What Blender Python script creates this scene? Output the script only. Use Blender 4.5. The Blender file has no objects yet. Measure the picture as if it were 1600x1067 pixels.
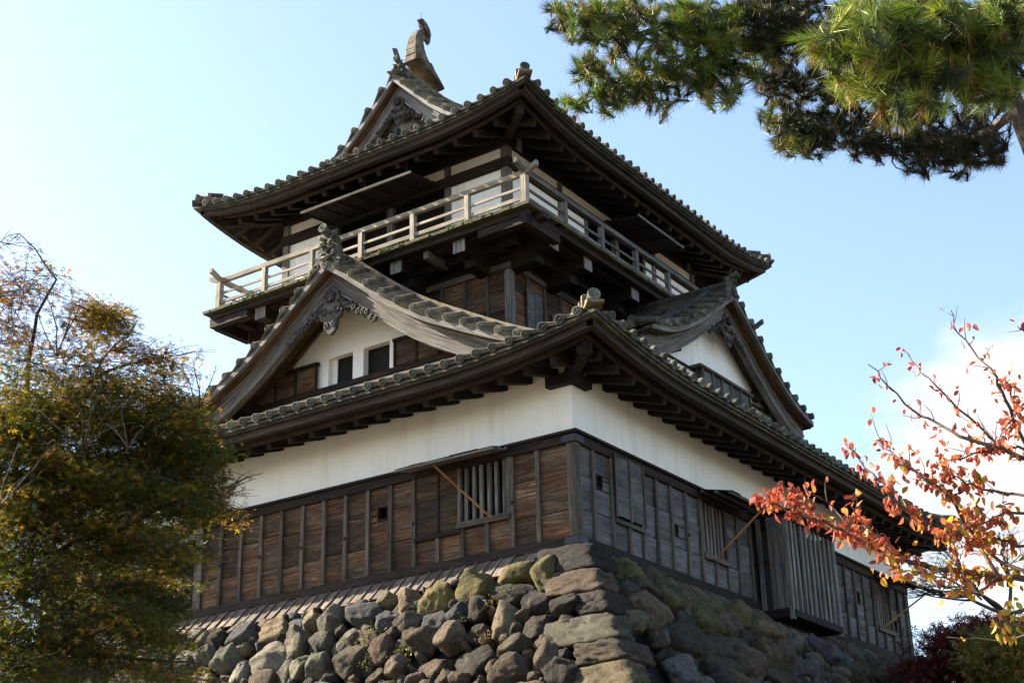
import bpy, math, random
import numpy as np
from mathutils import Vector, Matrix, noise
R = math.radians
random.seed(7); rng = np.random.default_rng(11)
scene = bpy.context.scene
COL = scene.collection

# ---------------------------------------------------------------- camera
S_ = 0.49
CAM = dict(c=(17.682, -25.332, -5.620), yaw=2.1709, pit=0.3903, rol=-0.0239, f=2309.47)
def cam_axes():
    y, p, r = CAM['yaw'], CAM['pit'], CAM['rol']
    fw = np.array([math.cos(p)*math.cos(y), math.cos(p)*math.sin(y), math.sin(p)])
    rt = np.array([math.sin(y), -math.cos(y), 0.0]); up = np.cross(rt, fw)
    return np.array(CAM['c']), rt*math.cos(r)+up*math.sin(r), -rt*math.sin(r)+up*math.cos(r), fw
CC, CR, CU, CF = cam_axes()
cd = bpy.data.cameras.new('camera'); cam = bpy.data.objects.new('camera', cd); COL.objects.link(cam)
cd.sensor_width = 36; cd.lens = CAM['f']/1600*36; cd.clip_start = .1; cd.clip_end = 5000
m = Matrix.Identity(4)
for i in range(3):
    m[i][0] = CR[i]; m[i][1] = CU[i]; m[i][2] = -CF[i]; m[i][3] = CC[i]
cam.matrix_world = m
scene.camera = cam
def at(px, py, d):
    """a world point d metres from the photographer's standpoint"""
    v = CF + CR*(px-800)/CAM['f'] - CU*(py-533.5)/CAM['f']
    return CC + v/np.linalg.norm(v)*d
GROUND = -7.2

# ---------------------------------------------------------------- sky and sun
PHI, EL = R(76), R(35)
sun_dir = Vector((-math.cos(EL)*math.sin(PHI), -math.cos(EL)*math.cos(PHI), math.sin(EL)))
world = bpy.data.worlds.new('World'); scene.world = world; world.use_nodes = True
nt = world.node_tree; nt.nodes.clear()
def N(t, typ, **kw):
    n = t.nodes.new(typ)
    for k, v in kw.items():
        if k.startswith('i_'): n.inputs[k[2:].replace('_', ' ')].default_value = v
        else: setattr(n, k, v)
    return n
sky = N(nt, 'ShaderNodeTexSky', sky_type='NISHITA', sun_disc=False, sun_elevation=EL)
sky.sun_rotation = math.atan2(sun_dir.x, sun_dir.y)
sky.air_density = 1.0; sky.dust_density = 1.0; sky.ozone_density = .55
bg = N(nt, 'ShaderNodeBackground'); bg.inputs['Strength'].default_value = 0.075
wo = N(nt, 'ShaderNodeOutputWorld')
tc = N(nt, 'ShaderNodeTexCoord')
cl_dir = at(1660, 770, 1) - CC
vd = N(nt, 'ShaderNodeVectorMath', operation='DOT_PRODUCT'); vd.inputs[1].default_value = tuple(cl_dir)
nt.links.new(tc.outputs['Generated'], vd.inputs[0])
mr = N(nt, 'ShaderNodeMapRange', interpolation_type='SMOOTHSTEP'); mr.inputs['From Min'].default_value = .9875; mr.inputs['From Max'].default_value = .9992
nt.links.new(vd.outputs['Value'], mr.inputs['Value'])
mp = N(nt, 'ShaderNodeMapping'); mp.inputs['Scale'].default_value = (9, 9, 16)
nt.links.new(tc.outputs['Generated'], mp.inputs[0])
cn = N(nt, 'ShaderNodeTexNoise'); cn.inputs['Scale'].default_value = 1.6; cn.inputs['Detail'].default_value = 7; cn.inputs['Roughness'].default_value = .55
nt.links.new(mp.outputs[0], cn.inputs['Vector'])
ad = N(nt, 'ShaderNodeMath', operation='MULTIPLY_ADD'); ad.inputs[1].default_value = .95
nt.links.new(mr.outputs[0], ad.inputs[0]); nt.links.new(cn.outputs['Fac'], ad.inputs[2])
cr = N(nt, 'ShaderNodeMapRange', interpolation_type='SMOOTHSTEP'); cr.inputs['From Min'].default_value = .70; cr.inputs['From Max'].default_value = 1.32
nt.links.new(ad.outputs[0], cr.inputs['Value'])
mx = N(nt, 'ShaderNodeMix', data_type='RGBA'); mx.inputs['B'].default_value = (3.3, 3.35, 3.45, 1)
cn2 = N(nt, 'ShaderNodeTexNoise'); cn2.inputs['Scale'].default_value = 3.1; cn2.inputs['Detail'].default_value = 6
nt.links.new(mp.outputs[0], cn2.inputs['Vector'])
cr2 = N(nt, 'ShaderNodeValToRGB'); cr2.color_ramp.elements[0].position = .3; cr2.color_ramp.elements[0].color = (2.5, 2.75, 3.05, 1); cr2.color_ramp.elements[1].position = .62; cr2.color_ramp.elements[1].color = (3.6, 3.6, 3.6, 1)
nt.links.new(cn2.outputs['Fac'], cr2.inputs[0]); nt.links.new(cr2.outputs[0], mx.inputs['B'])
nt.links.new(cr.outputs[0], mx.inputs['Factor']); nt.links.new(sky.outputs[0], mx.inputs['A'])
nt.links.new(mx.outputs['Result'], bg.inputs['Color']); nt.links.new(bg.outputs[0], wo.inputs['Surface'])
sl = bpy.data.lights.new('sun', 'SUN'); so = bpy.data.objects.new('sun', sl); COL.objects.link(so)
sl.energy = 5.0; sl.angle = R(.5); sl.color = (1.0, .88, .70)
so.rotation_euler = sun_dir.to_track_quat('Z', 'Y').to_euler(); so.location = (-30, -20, 40)
scene.view_settings.view_transform = 'Standard'; scene.view_settings.look = 'None'
scene.view_settings.gamma = 1; scene.view_settings.exposure = 2.25
scene.cycles.max_bounces = 8; scene.cycles.transparent_max_bounces = 8

# ---------------------------------------------------------------- materials
def new_mat(name):
    mt = bpy.data.materials.new(name); mt.use_nodes = True
    t = mt.node_tree; t.nodes.clear()
    o = N(t, 'ShaderNodeOutputMaterial'); b = N(t, 'ShaderNodeBsdfPrincipled')
    b.inputs['Roughness'].default_value = .85
    if 'Specular IOR Level' in b.inputs: b.inputs['Specular IOR Level'].default_value = .25
    t.links.new(b.outputs[0], o.inputs[0])
    return mt, t, b
def ramp(t, stops, src=None):
    r = N(t, 'ShaderNodeValToRGB'); e = r.color_ramp.elements
    while len(e) < len(stops): e.new(.5)
    for i, (p, c) in enumerate(stops):
        e[i].position = p; e[i].color = (c[0], c[1], c[2], 1) if hasattr(c, '__len__') else (c, c, c, 1)
    if src is not None: t.links.new(src, r.inputs[0])
    return r
def noise_n(t, vec, scale, detail=5, rough=.6, dist=0):
    n = N(t, 'ShaderNodeTexNoise'); n.inputs['Scale'].default_value = scale; n.inputs['Detail'].default_value = detail
    n.inputs['Roughness'].default_value = rough; n.inputs['Distortion'].default_value = dist
    if vec is not None: t.links.new(vec, n.inputs['Vector'])
    return n
def mapn(t, vec, sc):
    q = N(t, 'ShaderNodeMapping'); q.inputs['Scale'].default_value = sc; t.links.new(vec, q.inputs[0]); return q.outputs[0]
def mix(t, a, b, fac, mode='MIX'):
    q = N(t, 'ShaderNodeMix', data_type='RGBA', blend_type=mode)
    for k, v in (('A', a), ('B', b), ('Factor', fac)):
        if hasattr(v, 'is_linked') or hasattr(v, 'links'): t.links.new(v, q.inputs[k])
        elif k == 'Factor': q.inputs[k].default_value = v
        else: q.inputs[k].default_value = (*v, 1)
    return q.outputs['Result']
def bump(t, b, h, strength, dist=.02):
    q = N(t, 'ShaderNodeBump'); q.inputs['Strength'].default_value = strength; q.inputs['Distance'].default_value = dist
    t.links.new(h, q.inputs['Height'])
    nrm = b.inputs['Normal']
    if nrm.is_linked: t.links.new(nrm.links[0].from_socket, q.inputs['Normal'])
    t.links.new(q.outputs[0], nrm)
def wood(name, dark, mid, light, tint=None, grain=(1.3, 26, 1), moss=0.0, vary=.5, bs=.5):
    """weathered timber; UV runs along the grain, Col.r is one value per plank"""
    mt, t, b = new_mat(name)
    uv = N(t, 'ShaderNodeUVMap').outputs[0]; oc = N(t, 'ShaderNodeTexCoord').outputs['Object']
    g1 = noise_n(t, mapn(t, uv, grain), 1.0, 8, .66, 1.8)
    g2 = noise_n(t, mapn(t, uv, (grain[0]*3.1, grain[1]*3.3, 1)), 1.0, 4, .7)
    blot = noise_n(t, mapn(t, uv, (1.4, 3.2, 1)), 1.0, 4, .6)
    at_ = N(t, 'ShaderNodeAttribute', attribute_name='Col'); sp = N(t, 'ShaderNodeSeparateColor'); t.links.new(at_.outputs['Color'], sp.inputs[0])
    c = ramp(t, [(.30, dark), (.50, mid), (.70, light)], g1.outputs['Fac']).outputs[0]
    c = mix(t, c, ramp(t, [(.35, .55), (.65, 1.15)], g2.outputs['Fac']).outputs[0], .6, 'MULTIPLY')
    c = mix(t, c, ramp(t, [(.32, .35), (.6, 1.2)], blot.outputs['Fac']).outputs[0], .65, 'MULTIPLY')
    c = mix(t, c, ramp(t, [(0, 1-vary), (1, 1+vary)], sp.outputs[0]).outputs[0], 1.0, 'MULTIPLY')
    if tint: # warm patches
        wn = noise_n(t, mapn(t, uv, (1.1, 2.0, 1)), 1.3, 3, .5)
        c = mix(t, c, mix(t, c, tint, 1.0, 'MULTIPLY'), ramp(t, [(.42, 0.), (.6, 1.)], wn.outputs['Fac']).outputs[0])
    if moss:
        mn = noise_n(t, oc, 5, 6, .65); c = mix(t, c, (.062, .066, .014), ramp(t, [(.62-moss*.25, 0.), (.72-moss*.2, 1.)], mn.outputs['Fac']).outputs[0])
    t.links.new(c, b.inputs['Base Color'])
    bump(t, b, g1.outputs['Fac'], bs, .02); bump(t, b, g2.outputs['Fac'], bs*.6, .008)
    return mt
M = {}
M['board_brown'] = wood('board_brown', (.014, .010, .0075), (.068, .044, .027), (.20, .137, .082), (1.25, .92, .68), (1.1, 19, 1), vary=.6)
M['board_grey'] = wood('board_grey', (.045, .044, .045), (.100, .099, .102), (.175, .174, .178), None, (1.2, 20, 1), vary=.3)
M['batten'] = wood('batten', (.03, .024, .02), (.085, .068, .056), (.175, .142, .115), None, (1.0, 30, 1), vary=.35)
M['dark_timber'] = wood('dark_timber', (.005, .004, .0035), (.014, .010, .0085), (.042, .031, .025), (1.3, .95, .75), (1.1, 24, 1), vary=.3)
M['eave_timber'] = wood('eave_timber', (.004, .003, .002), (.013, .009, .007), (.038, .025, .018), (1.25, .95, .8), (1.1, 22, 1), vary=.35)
M['fascia'] = wood('fascia', (.016, .011, .008), (.042, .030, .023), (.085, .062, .048), None, (.8, 26, 1), vary=.2)
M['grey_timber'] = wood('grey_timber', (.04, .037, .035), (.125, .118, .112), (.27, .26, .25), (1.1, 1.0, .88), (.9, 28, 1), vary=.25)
M['rail_timber'] = wood('rail_timber', (.13, .108, .078), (.31, .27, .21), (.48, .43, .35), None, (.9, 26, 1), moss=.0, vary=.2)  # tone of the sunlit rails, put into the wood colour
M['pale_timber'] = wood('pale_timber', (.09, .088, .088), (.21, .208, .208), (.36, .355, .35), None, (.9, 24, 1), vary=.2)
M['end_grain'] = wood('end_grain', (.04, .036, .032), (.19, .18, .17), (.40, .39, .37), None, (3, 22, 1), vary=.15)
M['moss_timber'] = wood('moss_timber', (.02, .017, .013), (.06, .052, .034), (.12, .10, .065), None, (1, 22, 1), moss=.7, vary=.2)
M['skirt_board'] = wood('skirt_board', (.045, .034, .027), (.135, .10, .08), (.26, .20, .155), None, (1.2, 26, 1), vary=.35)
M['interior_shade'] = new_mat('interior_shade')[0]; M['interior_shade'].node_tree.nodes['Principled BSDF'].inputs['Base Color'].default_value = (.012, .011, .012, 1)  # near-black stand-in for the unlit space behind openings
M['prop'] = wood('prop', (.12, .045, .015), (.32, .13, .04), (.46, .21, .07), None, (1, 20, 1), vary=.1)
def metal():
    mt, t, b = new_mat('iron'); b.inputs['Base Color'].default_value = (.035, .036, .042, 1); b.inputs['Roughness'].default_value = .55
    b.inputs['Metallic'].default_value = .5
    n = noise_n(t, N(t, 'ShaderNodeTexCoord').outputs['Object'], 60); bump(t, b, n.outputs['Fac'], .4, .004); return mt
M['iron'] = metal()
def plaster():
    mt, t, b = new_mat('plaster'); oc = N(t, 'ShaderNodeTexCoord').outputs['Object']
    n1 = noise_n(t, oc, .9, 4, .5); n2 = noise_n(t, oc, 60, 4); n3 = noise_n(t, mapn(t, oc, (3, 3, .35)), 1.5, 6, .7)
    c = ramp(t, [(.3, (.77, .75, .71)), (.7, (.84, .825, .79))], n1.outputs['Fac']).outputs[0]
    c = mix(t, c, (.46, .42, .35), ramp(t, [(.52, 0.), (.82, .65)], n3.outputs['Fac']).outputs[0])
    t.links.new(c, b.inputs['Base Color']); b.inputs['Roughness'].default_value = .9
    bump(t, b, n2.outputs['Fac'], .12, .005); bump(t, b, n1.outputs['Fac'], .2, .03); return mt
M['plaster'] = plaster()
def tile(name, base, lich, moss, disc=False):
    mt, t, b = new_mat(name); oc = N(t, 'ShaderNodeTexCoord').outputs['Object']
    n1 = noise_n(t, oc, 4.5, 7, .65); n2 = noise_n(t, oc, 35, 6, .7); n3 = noise_n(t, oc, 1.7, 4)
    at_ = N(t, 'ShaderNodeAttribute', attribute_name='Col'); sp = N(t, 'ShaderNodeSeparateColor'); t.links.new(at_.outputs['Color'], sp.inputs[0])
    c = ramp(t, [(.3, tuple(v*.55 for v in base)), (.7, tuple(v*1.3 for v in base))], n2.outputs['Fac']).outputs[0]
    c = mix(t, c, lich, ramp(t, [(.42, 0.), (.62, .85)], n1.outputs['Fac']).outputs[0])
    c = mix(t, c, moss, ramp(t, [(.55, 0.), (.72, .8)], n3.outputs['Fac']).outputs[0])
    c = mix(t, c, ramp(t, [(0, .55), (1, 1.35)], sp.outputs[0]).outputs[0], 1., 'MULTIPLY')
    t.links.new(c, b.inputs['Base Color']); b.inputs['Roughness'].default_value = .9
    bump(t, b, n2.outputs['Fac'], .6, .02); bump(t, b, n1.outputs['Fac'], .3, .03)
    return mt
M['tile'] = tile('stone_tile', (.10, .082, .056), (.20, .155, .085), (.06, .048, .018))
M['tile_disc'] = tile('tile_disc', (.09, .096, .085), (.17, .172, .14), (.08, .075, .04))
M['tile_dark'] = tile('tile_dark', (.04, .037, .032), (.09, .08, .055), (.03, .03, .012))
M['copper'] = tile('old_copper', (.075, .048, .036), (.15, .135, .095), (.06, .075, .055))
def rock():
    mt, t, b = new_mat('rock'); oc = N(t, 'ShaderNodeTexCoord').outputs['Object']
    at_ = N(t, 'ShaderNodeAttribute', attribute_name='Col')
    n1 = noise_n(t, oc, 3.2, 8, .68, .6); n2 = noise_n(t, oc, 22, 8, .72); n3 = noise_n(t, oc, 1.4, 3)
    vo = N(t, 'ShaderNodeTexVoronoi'); vo.inputs['Scale'].default_value = 16; t.links.new(oc, vo.inputs['Vector'])
    n4 = noise_n(t, oc, 7, 5, .6)
    c = mix(t, at_.outputs['Color'], ramp(t, [(.3, .30), (.7, 1.6)], n1.outputs['Fac']).outputs[0], .85, 'MULTIPLY')
    c = mix(t, c, ramp(t, [(.32, .35), (.66, 1.5)], n2.outputs['Fac']).outputs[0], .8, 'MULTIPLY')
    c = mix(t, c, (.24, .225, .17), ramp(t, [(.62, 0.), (.72, .45)], n4.outputs['Fac']).outputs[0])
    t.links.new(c, b.inputs['Base Color']); b.inputs['Roughness'].default_value = .92
    pit = ramp(t, [(.0, 0.), (.22, 1.)], vo.outputs['Distance']).outputs[0]
    n5 = noise_n(t, oc, 55, 6, .7); bump(t, b, n1.outputs['Fac'], 1.0, .13); bump(t, b, n2.outputs['Fac'], 1.0, .07); bump(t, b, n5.outputs['Fac'], .8, .02); bump(t, b, pit, .6, .03)
    return mt
M['rock'] = rock()
def soil(name, c1, c2):
    mt, t, b = new_mat(name); oc = N(t, 'ShaderNodeTexCoord').outputs['Object']
    n = noise_n(t, oc, 2.5, 7); t.links.new(ramp(t, [(.3, c1), (.7, c2)], n.outputs['Fac']).outputs[0], b.inputs['Base Color'])
    bump(t, b, n.outputs['Fac'], .6, .1); return mt
M['soil'] = soil('soil', (.006, .0055, .005), (.018, .015, .012))
M['grass'] = soil('grass_ground', (.05, .044, .03), (.12, .10, .07))
def leaf(name, trans=.5, rough=.55, spec=.3, tint=(1.6, 1.4, .8)):
    """leaf colour comes from Col, light passes through"""
    mt, t, b = new_mat(name)
    at_ = N(t, 'ShaderNodeAttribute', attribute_name='Col')
    t.links.new(at_.outputs['Color'], b.inputs['Base Color']); b.inputs['Roughness'].default_value = rough
    b.inputs['Specular IOR Level'].default_value = spec
    tr = N(t, 'ShaderNodeBsdfTranslucent')
    g = N(t, 'ShaderNodeMix', data_type='RGBA', blend_type='MULTIPLY'); g.inputs['Factor'].default_value = 1
    t.links.new(at_.outputs['Color'], g.inputs['A']); g.inputs['B'].default_value = (*tint, 1)
    t.links.new(g.outputs['Result'], tr.inputs['Color'])
    ms = N(t, 'ShaderNodeMixShader'); ms.inputs[0].default_value = trans
    o = [n for n in t.nodes if n.type == 'OUTPUT_MATERIAL'][0]
    t.links.new(b.outputs[0], ms.inputs[1]); t.links.new(tr.outputs[0], ms.inputs[2]); t.links.new(ms.outputs[0], o.inputs[0])
    return mt
M['leaf'] = leaf('maple_leaf', .42)
M['cherry_leaf'] = leaf('cherry_leaf', .42, tint=(1.2, 1.15, .9))
M['needle'] = leaf('pine_needle', .16, .5, .3)
M['bark'] = wood('bark', (.02, .015, .012), (.055, .042, .034), (.11, .09, .07), None, (6, 9, 1), vary=.2, bs=.9)
M['twig'] = wood('twig', (.05, .035, .03), (.10, .075, .062), (.17, .14, .12), None, (3, 9, 1), vary=.2)

# ---------------------------------------------------------------- mesh builder
class MB:
    def __init__(s): s.v = []; s.f = []; s.uv = []; s.c = []; s.sm = []
    def face(s, idx, uvs, col, smooth=False):
        s.f.append(idx); s.uv.extend(uvs); s.c.extend([col]*len(idx)); s.sm.append(smooth)
    def beam(s, a, b, w, h, up=(0, 0, 1), col=None, w2=None, h2=None):
        a = Vector(a); b = Vector(b); d = b-a; L = d.length
        if L < 1e-6: return s
        d /= L; up = Vector(up)
        if abs(d.dot(up)) > .98: up = Vector((0, 1, 0)) if abs(d.y) < .9 else Vector((1, 0, 0))
        sd = d.cross(up).normalized(); up = sd.cross(d).normalized()
        r = random.random() if col is None else col
        cc = (r, random.random(), random.random(), 1); base = len(s.v); u0, v0 = random.uniform(0, 40), random.uniform(0, 40)
        w2 = w if w2 is None else w2; h2 = h if h2 is None else h2
        for p, ww, hh in ((a, w, h), (b, w2, h2)):
            for x, y in ((-1, -1), (1, -1), (1, 1), (-1, 1)):
                q = p+sd*(x*ww/2)+up*(y*hh/2); s.v.append((q.x, q.y, q.z))
        for i, (k, l) in enumerate(((0, 1), (1, 2), (2, 3), (3, 0))):
            wd = w if i % 2 == 0 else h; v1 = v0+i*1.7
            s.face([base+k, base+4+k, base+4+l, base+l], [(u0, v1), (u0+L, v1), (u0+L, v1+wd), (u0, v1+wd)], cc)
        s.face([base, base+1, base+2, base+3], [(u0, v0), (u0, v0+w), (u0+h*.2, v0+w), (u0+h*.2, v0)], cc)
        s.face([base+7, base+6, base+5, base+4], [(u0, v0), (u0, v0+w), (u0+h*.2, v0+w), (u0+h*.2, v0)], cc)
        return s
    def box(s, p0, p1, grain=None, col=None):
        p0 = [min(a, b) for a, b in zip(p0, p1)] if False else p0
        lo = [min(a, b) for a, b in zip(p0, p1)]; hi = [max(a, b) for a, b in zip(p0, p1)]
        sz = [h-l for h, l in zip(hi, lo)]
        ax = grain if grain is not None else sz.index(max(sz))
        r = random.random() if col is None else col; cc = (r, random.random(), random.random(), 1)
        base = len(s.v); u0, v0 = random.uniform(0, 40), random.uniform(0, 40)
        for z in (0, 1):
            for y in (0, 1):
                for x in (0, 1):
                    s.v.append(((lo[0], hi[0])[x], (lo[1], hi[1])[y], (lo[2], hi[2])[z]))
        F = [(0, 2, 3, 1), (4, 5, 7, 6), (0, 1, 5, 4), (2, 6, 7, 3), (0, 4, 6, 2), (1, 3, 7, 5)]
        for fi, f in enumerate(F):
            n = 2 if fi < 2 else 1 if fi < 4 else 0
            o = [i for i in range(3) if i != n]
            ua = ax if ax in o else o[0]; va = [i for i in o if i != ua][0]
            s.face([base+i for i in f], [(u0+s.v[base+i][ua]-lo[ua], v0+fi*1.3+s.v[base+i][va]-lo[va]) for i in f], cc)
        return s
    def tube(s, pts, r, n=10, caps=True, col=None, r2=None, seg=None):
        pts = [Vector(p) for p in pts]; rr = random.random() if col is None else col; cc = (rr, random.random(), random.random(), 1)
        if isinstance(col, tuple): cc = col
        base = len(s.v); u = random.uniform(0, 30); K = len(pts); us = []
        pv = None
        for i, p in enumerate(pts):
            d = (pts[min(i+1, K-1)]-pts[max(i-1, 0)]).normalized()
            if pv is None:
                a = Vector((0, 0, 1)) if abs(d.z) < .9 else Vector((1, 0, 0)); pv = d.cross(a).normalized()
            else: pv = (pv-d*pv.dot(d)).normalized()
            q = d.cross(pv)
            rad = r[i] if hasattr(r, '__len__') else (r if r2 is None else r+(r2-r)*i/(K-1))
            if i: u += (p-pts[i-1]).length
            us.append(u)
            for k in range(n):
                an = 2*math.pi*k/n; w = p+pv*(math.cos(an)*rad)+q*(math.sin(an)*rad); s.v.append((w.x, w.y, w.z))
        rm = r[0] if hasattr(r, '__len__') else r
        for i in range(K-1):
            for k in range(n):
                l = (k+1) % n; v1 = k/n*6.28*rm; v2 = (k+1)/n*6.28*rm
                s.face([base+i*n+k, base+i*n+l, base+(i+1)*n+l, base+(i+1)*n+k], [(us[i], v1), (us[i], v2), (us[i+1], v2), (us[i+1], v1)], cc, True)
        if caps:
            for i in (0, K-1):
                ids = [base+i*n+k for k in range(n)]
                if i == 0: ids = ids[::-1]
                s.face(ids, [(math.cos(k*6.28/n)*rm, math.sin(k*6.28/n)*rm) for k in range(n)], cc)
        return s
    def prism(s, poly, fn, t0, t1, col=None, inset=0.0):
        """poly: list of 2D points; fn(a, b, t) -> world; extruded from t0 to t1"""
        cc = (random.random() if col is None else col, random.random(), random.random(), 1)
        base = len(s.v); n = len(poly); u0 = random.uniform(0, 30)
        for t in (t0, t1):
            for a, b in poly: w = fn(a, b, t); s.v.append(tuple(w))
        s.face([base+i for i in range(n)][::-1], [(u0+a, b) for a, b in poly][::-1], cc)
        s.face([base+n+i for i in range(n)], [(u0+a, b) for a, b in poly], cc)
        L = 0
        for i in range(n):
            j = (i+1) % n; dl = math.dist(poly[i], poly[j])
            s.face([base+i, base+j, base+n+j, base+n+i], [(u0+L, 0), (u0+L+dl, 0), (u0+L+dl, t1-t0), (u0+L, t1-t0)], cc); L += dl
        return s
    def strip(s, A, B, col=None, smooth=True, u_scale=1.0):
        """quad strip between two equally long point lists"""
        cc = (random.random() if col is None else col, random.random(), random.random(), 1)
        base = len(s.v); K = len(A); u = random.uniform(0, 30); v0 = random.uniform(0, 30)
        for a, b in zip(A, B): s.v.append(tuple(a)); s.v.append(tuple(b))
        for i in range(K-1):
            du = (Vector(A[i+1])-Vector(A[i])).length; w = (Vector(B[i])-Vector(A[i])).length
            s.face([base+2*i, base+2*i+2, base+2*i+3, base+2*i+1], [(u, v0), (u+du, v0), (u+du, v0+w), (u, v0+w)], cc, smooth); u += du
        return s
    def ribbon(s, P, off1, off2, fn=None, col=None):
        """closed 4-sided bar along P; off = (list of 4 offset vectors)"""
        cc = (random.random() if col is None else col, random.random(), random.random(), 1)
        base = len(s.v); K = len(P); u = random.uniform(0, 30); us = [u]
        for i in range(1, K): u += (Vector(P[i])-Vector(P[i-1])).length; us.append(u)
        offs = off1
        for p in P:
            for o in offs: s.v.append(tuple(Vector(p)+Vector(o)))
        n = len(offs); vs = [0]
        for i in range(n): vs.append(vs[-1]+(Vector(offs[(i+1) % n])-Vector(offs[i])).length)
        for i in range(K-1):
            for k in range(n):
                l = (k+1) % n
                s.face([base+i*n+k, base+(i+1)*n+k, base+(i+1)*n+l, base+i*n+l], [(us[i], vs[k]), (us[i+1], vs[k]), (us[i+1], vs[k+1]), (us[i], vs[k+1])], cc)
        s.face([base+k for k in range(n)], [(0, 0)]*n, cc); s.face([base+(K-1)*n+k for k in range(n)][::-1], [(0, 0)]*n, cc)
        return s
    def sphere(s, c, r, sc=(1, 1, 1), col=None, n=10, mth=6):
        cc = (random.random() if col is None else col, random.random(), random.random(), 1); base = len(s.v)
        for i in range(mth+1):
            th = math.pi*i/mth
            for k in range(n):
                ph = 2*math.pi*k/n
                s.v.append((c[0]+r*sc[0]*math.sin(th)*math.cos(ph), c[1]+r*sc[1]*math.sin(th)*math.sin(ph), c[2]+r*sc[2]*math.cos(th)))
        for i in range(mth):
            for k in range(n):
                l = (k+1) % n; s.face([base+i*n+k, base+(i+1)*n+k, base+(i+1)*n+l, base+i*n+l], [(0, 0), (0, .1), (.1, .1), (.1, 0)], cc, True)
        return s
    def build(s, name, mat, parent=None, label=None):
        me = bpy.data.meshes.new(name); me.from_pydata(s.v, [], s.f)
        uvl = me.uv_layers.new(name='UVMap'); uvl.data.foreach_set('uv', np.array(s.uv, dtype=np.float32).ravel())
        ca = me.color_attributes.new('Col', 'FLOAT_COLOR', 'CORNER'); ca.data.foreach_set('color', np.array(s.c, dtype=np.float32).ravel())
        me.polygons.foreach_set('use_smooth', s.sm); me.materials.append(mat); me.validate(); me.update()
        o = bpy.data.objects.new(name, me); COL.objects.link(o)
        if parent:
            o.parent = parent
            off = Vector((0, 0, 0)); q = parent
            while q: off += Vector(q.location); q = q.parent
            if off.length: me.transform(Matrix.Translation(-off))
        if label: o['label'] = label
        return o
def empty(name, loc, label, cat, group=None):
    o = bpy.data.objects.new(name, None); COL.objects.link(o); o.location = loc; o.empty_display_size = .3
    o['label'] = label; o['category'] = cat
    if group: o['group'] = group
    return o
def np_mesh(name, V, F, Cv, mat, parent=None, n=3, smooth=False):
    """fast mesh: V (k,3), F (m,n) faces, Cv (m,3) one colour per face"""
    me = bpy.data.meshes.new(name); m_ = len(F)
    me.vertices.add(len(V)); me.vertices.foreach_set('co', np.asarray(V, np.float32).ravel())
    me.loops.add(m_*n); me.loops.foreach_set('vertex_index', np.asarray(F, np.int32).ravel())
    me.polygons.add(m_); me.polygons.foreach_set('loop_start', np.arange(0, m_*n, n, dtype=np.int32))
    if smooth: me.polygons.foreach_set('use_smooth', np.ones(m_, bool))
    me.update(calc_edges=True)
    ca = me.color_attributes.new('Col', 'FLOAT_COLOR', 'CORNER')
    cc = np.ones((m_, n, 4), np.float32); cc[:, :, :3] = np.asarray(Cv)[:, None, :]; ca.data.foreach_set('color', cc.ravel())
    me.materials.append(mat); me.validate()
    o = bpy.data.objects.new(name, me); COL.objects.link(o)
    if parent:
        o.parent = parent; off = Vector((0, 0, 0)); q = parent
        while q: off += Vector(q.location); q = q.parent
        me.transform(Matrix.Translation(-off))
    return o

# ================================================================ THE KEEP
A, B = 6.214, 6.934          # ground storey half-sizes (outer face of the timber)
C3, D3 = 3.03, 3.93          # tower half-sizes
keep = empty('castle_keep', (0, 0, -.4), 'old wooden castle keep with white plaster bands, brown boards and stone-tiled roofs', 'castle')
def Mf(face, u, o, z):
    return {'F': (u, -o, z), 'R': (o, u, z), 'B': (-u, o, z), 'L': (-o, -u, z)}[face]
def fbox(mb, face, u0, u1, o0, o1, z0, z1, grain=None, col=None):
    """grain: 'u' or 'z'"""
    g = None
    if grain: g = 2 if grain == 'z' else (0 if face in 'FB' else 1)
    return mb.box(Mf(face, u0, o0, z0), Mf(face, u1, o1, z1), g, col)
half = {'F': (A, B), 'B': (A, B), 'R': (B, A), 'L': (B, A)}   # (half length u, outer distance o)
half3 = {'F': (C3, D3), 'B': (C3, D3), 'R': (D3, C3), 'L': (D3, C3)}

def wall_with_holes(mb, face, u0, u1, z0, z1, o0, o1, holes):
    us = sorted({u0, u1, *[h[0] for h in holes], *[h[1] for h in holes]}); zs = sorted({z0, z1, *[h[2] for h in holes], *[h[3] for h in holes]})
    for i in range(len(us)-1):
        for j in range(len(zs)-1):
            a, b, c, d = us[i], us[i+1], zs[j], zs[j+1]
            if a < u0-1e-6 or b > u1+1e-6: continue
            if any(h[0]-1e-6 <= a and b <= h[1]+1e-6 and h[2]-1e-6 <= c and d <= h[3]+1e-6 for h in holes): continue
            fbox(mb, face, a, b, o0, o1, c, d, col=.5)

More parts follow.
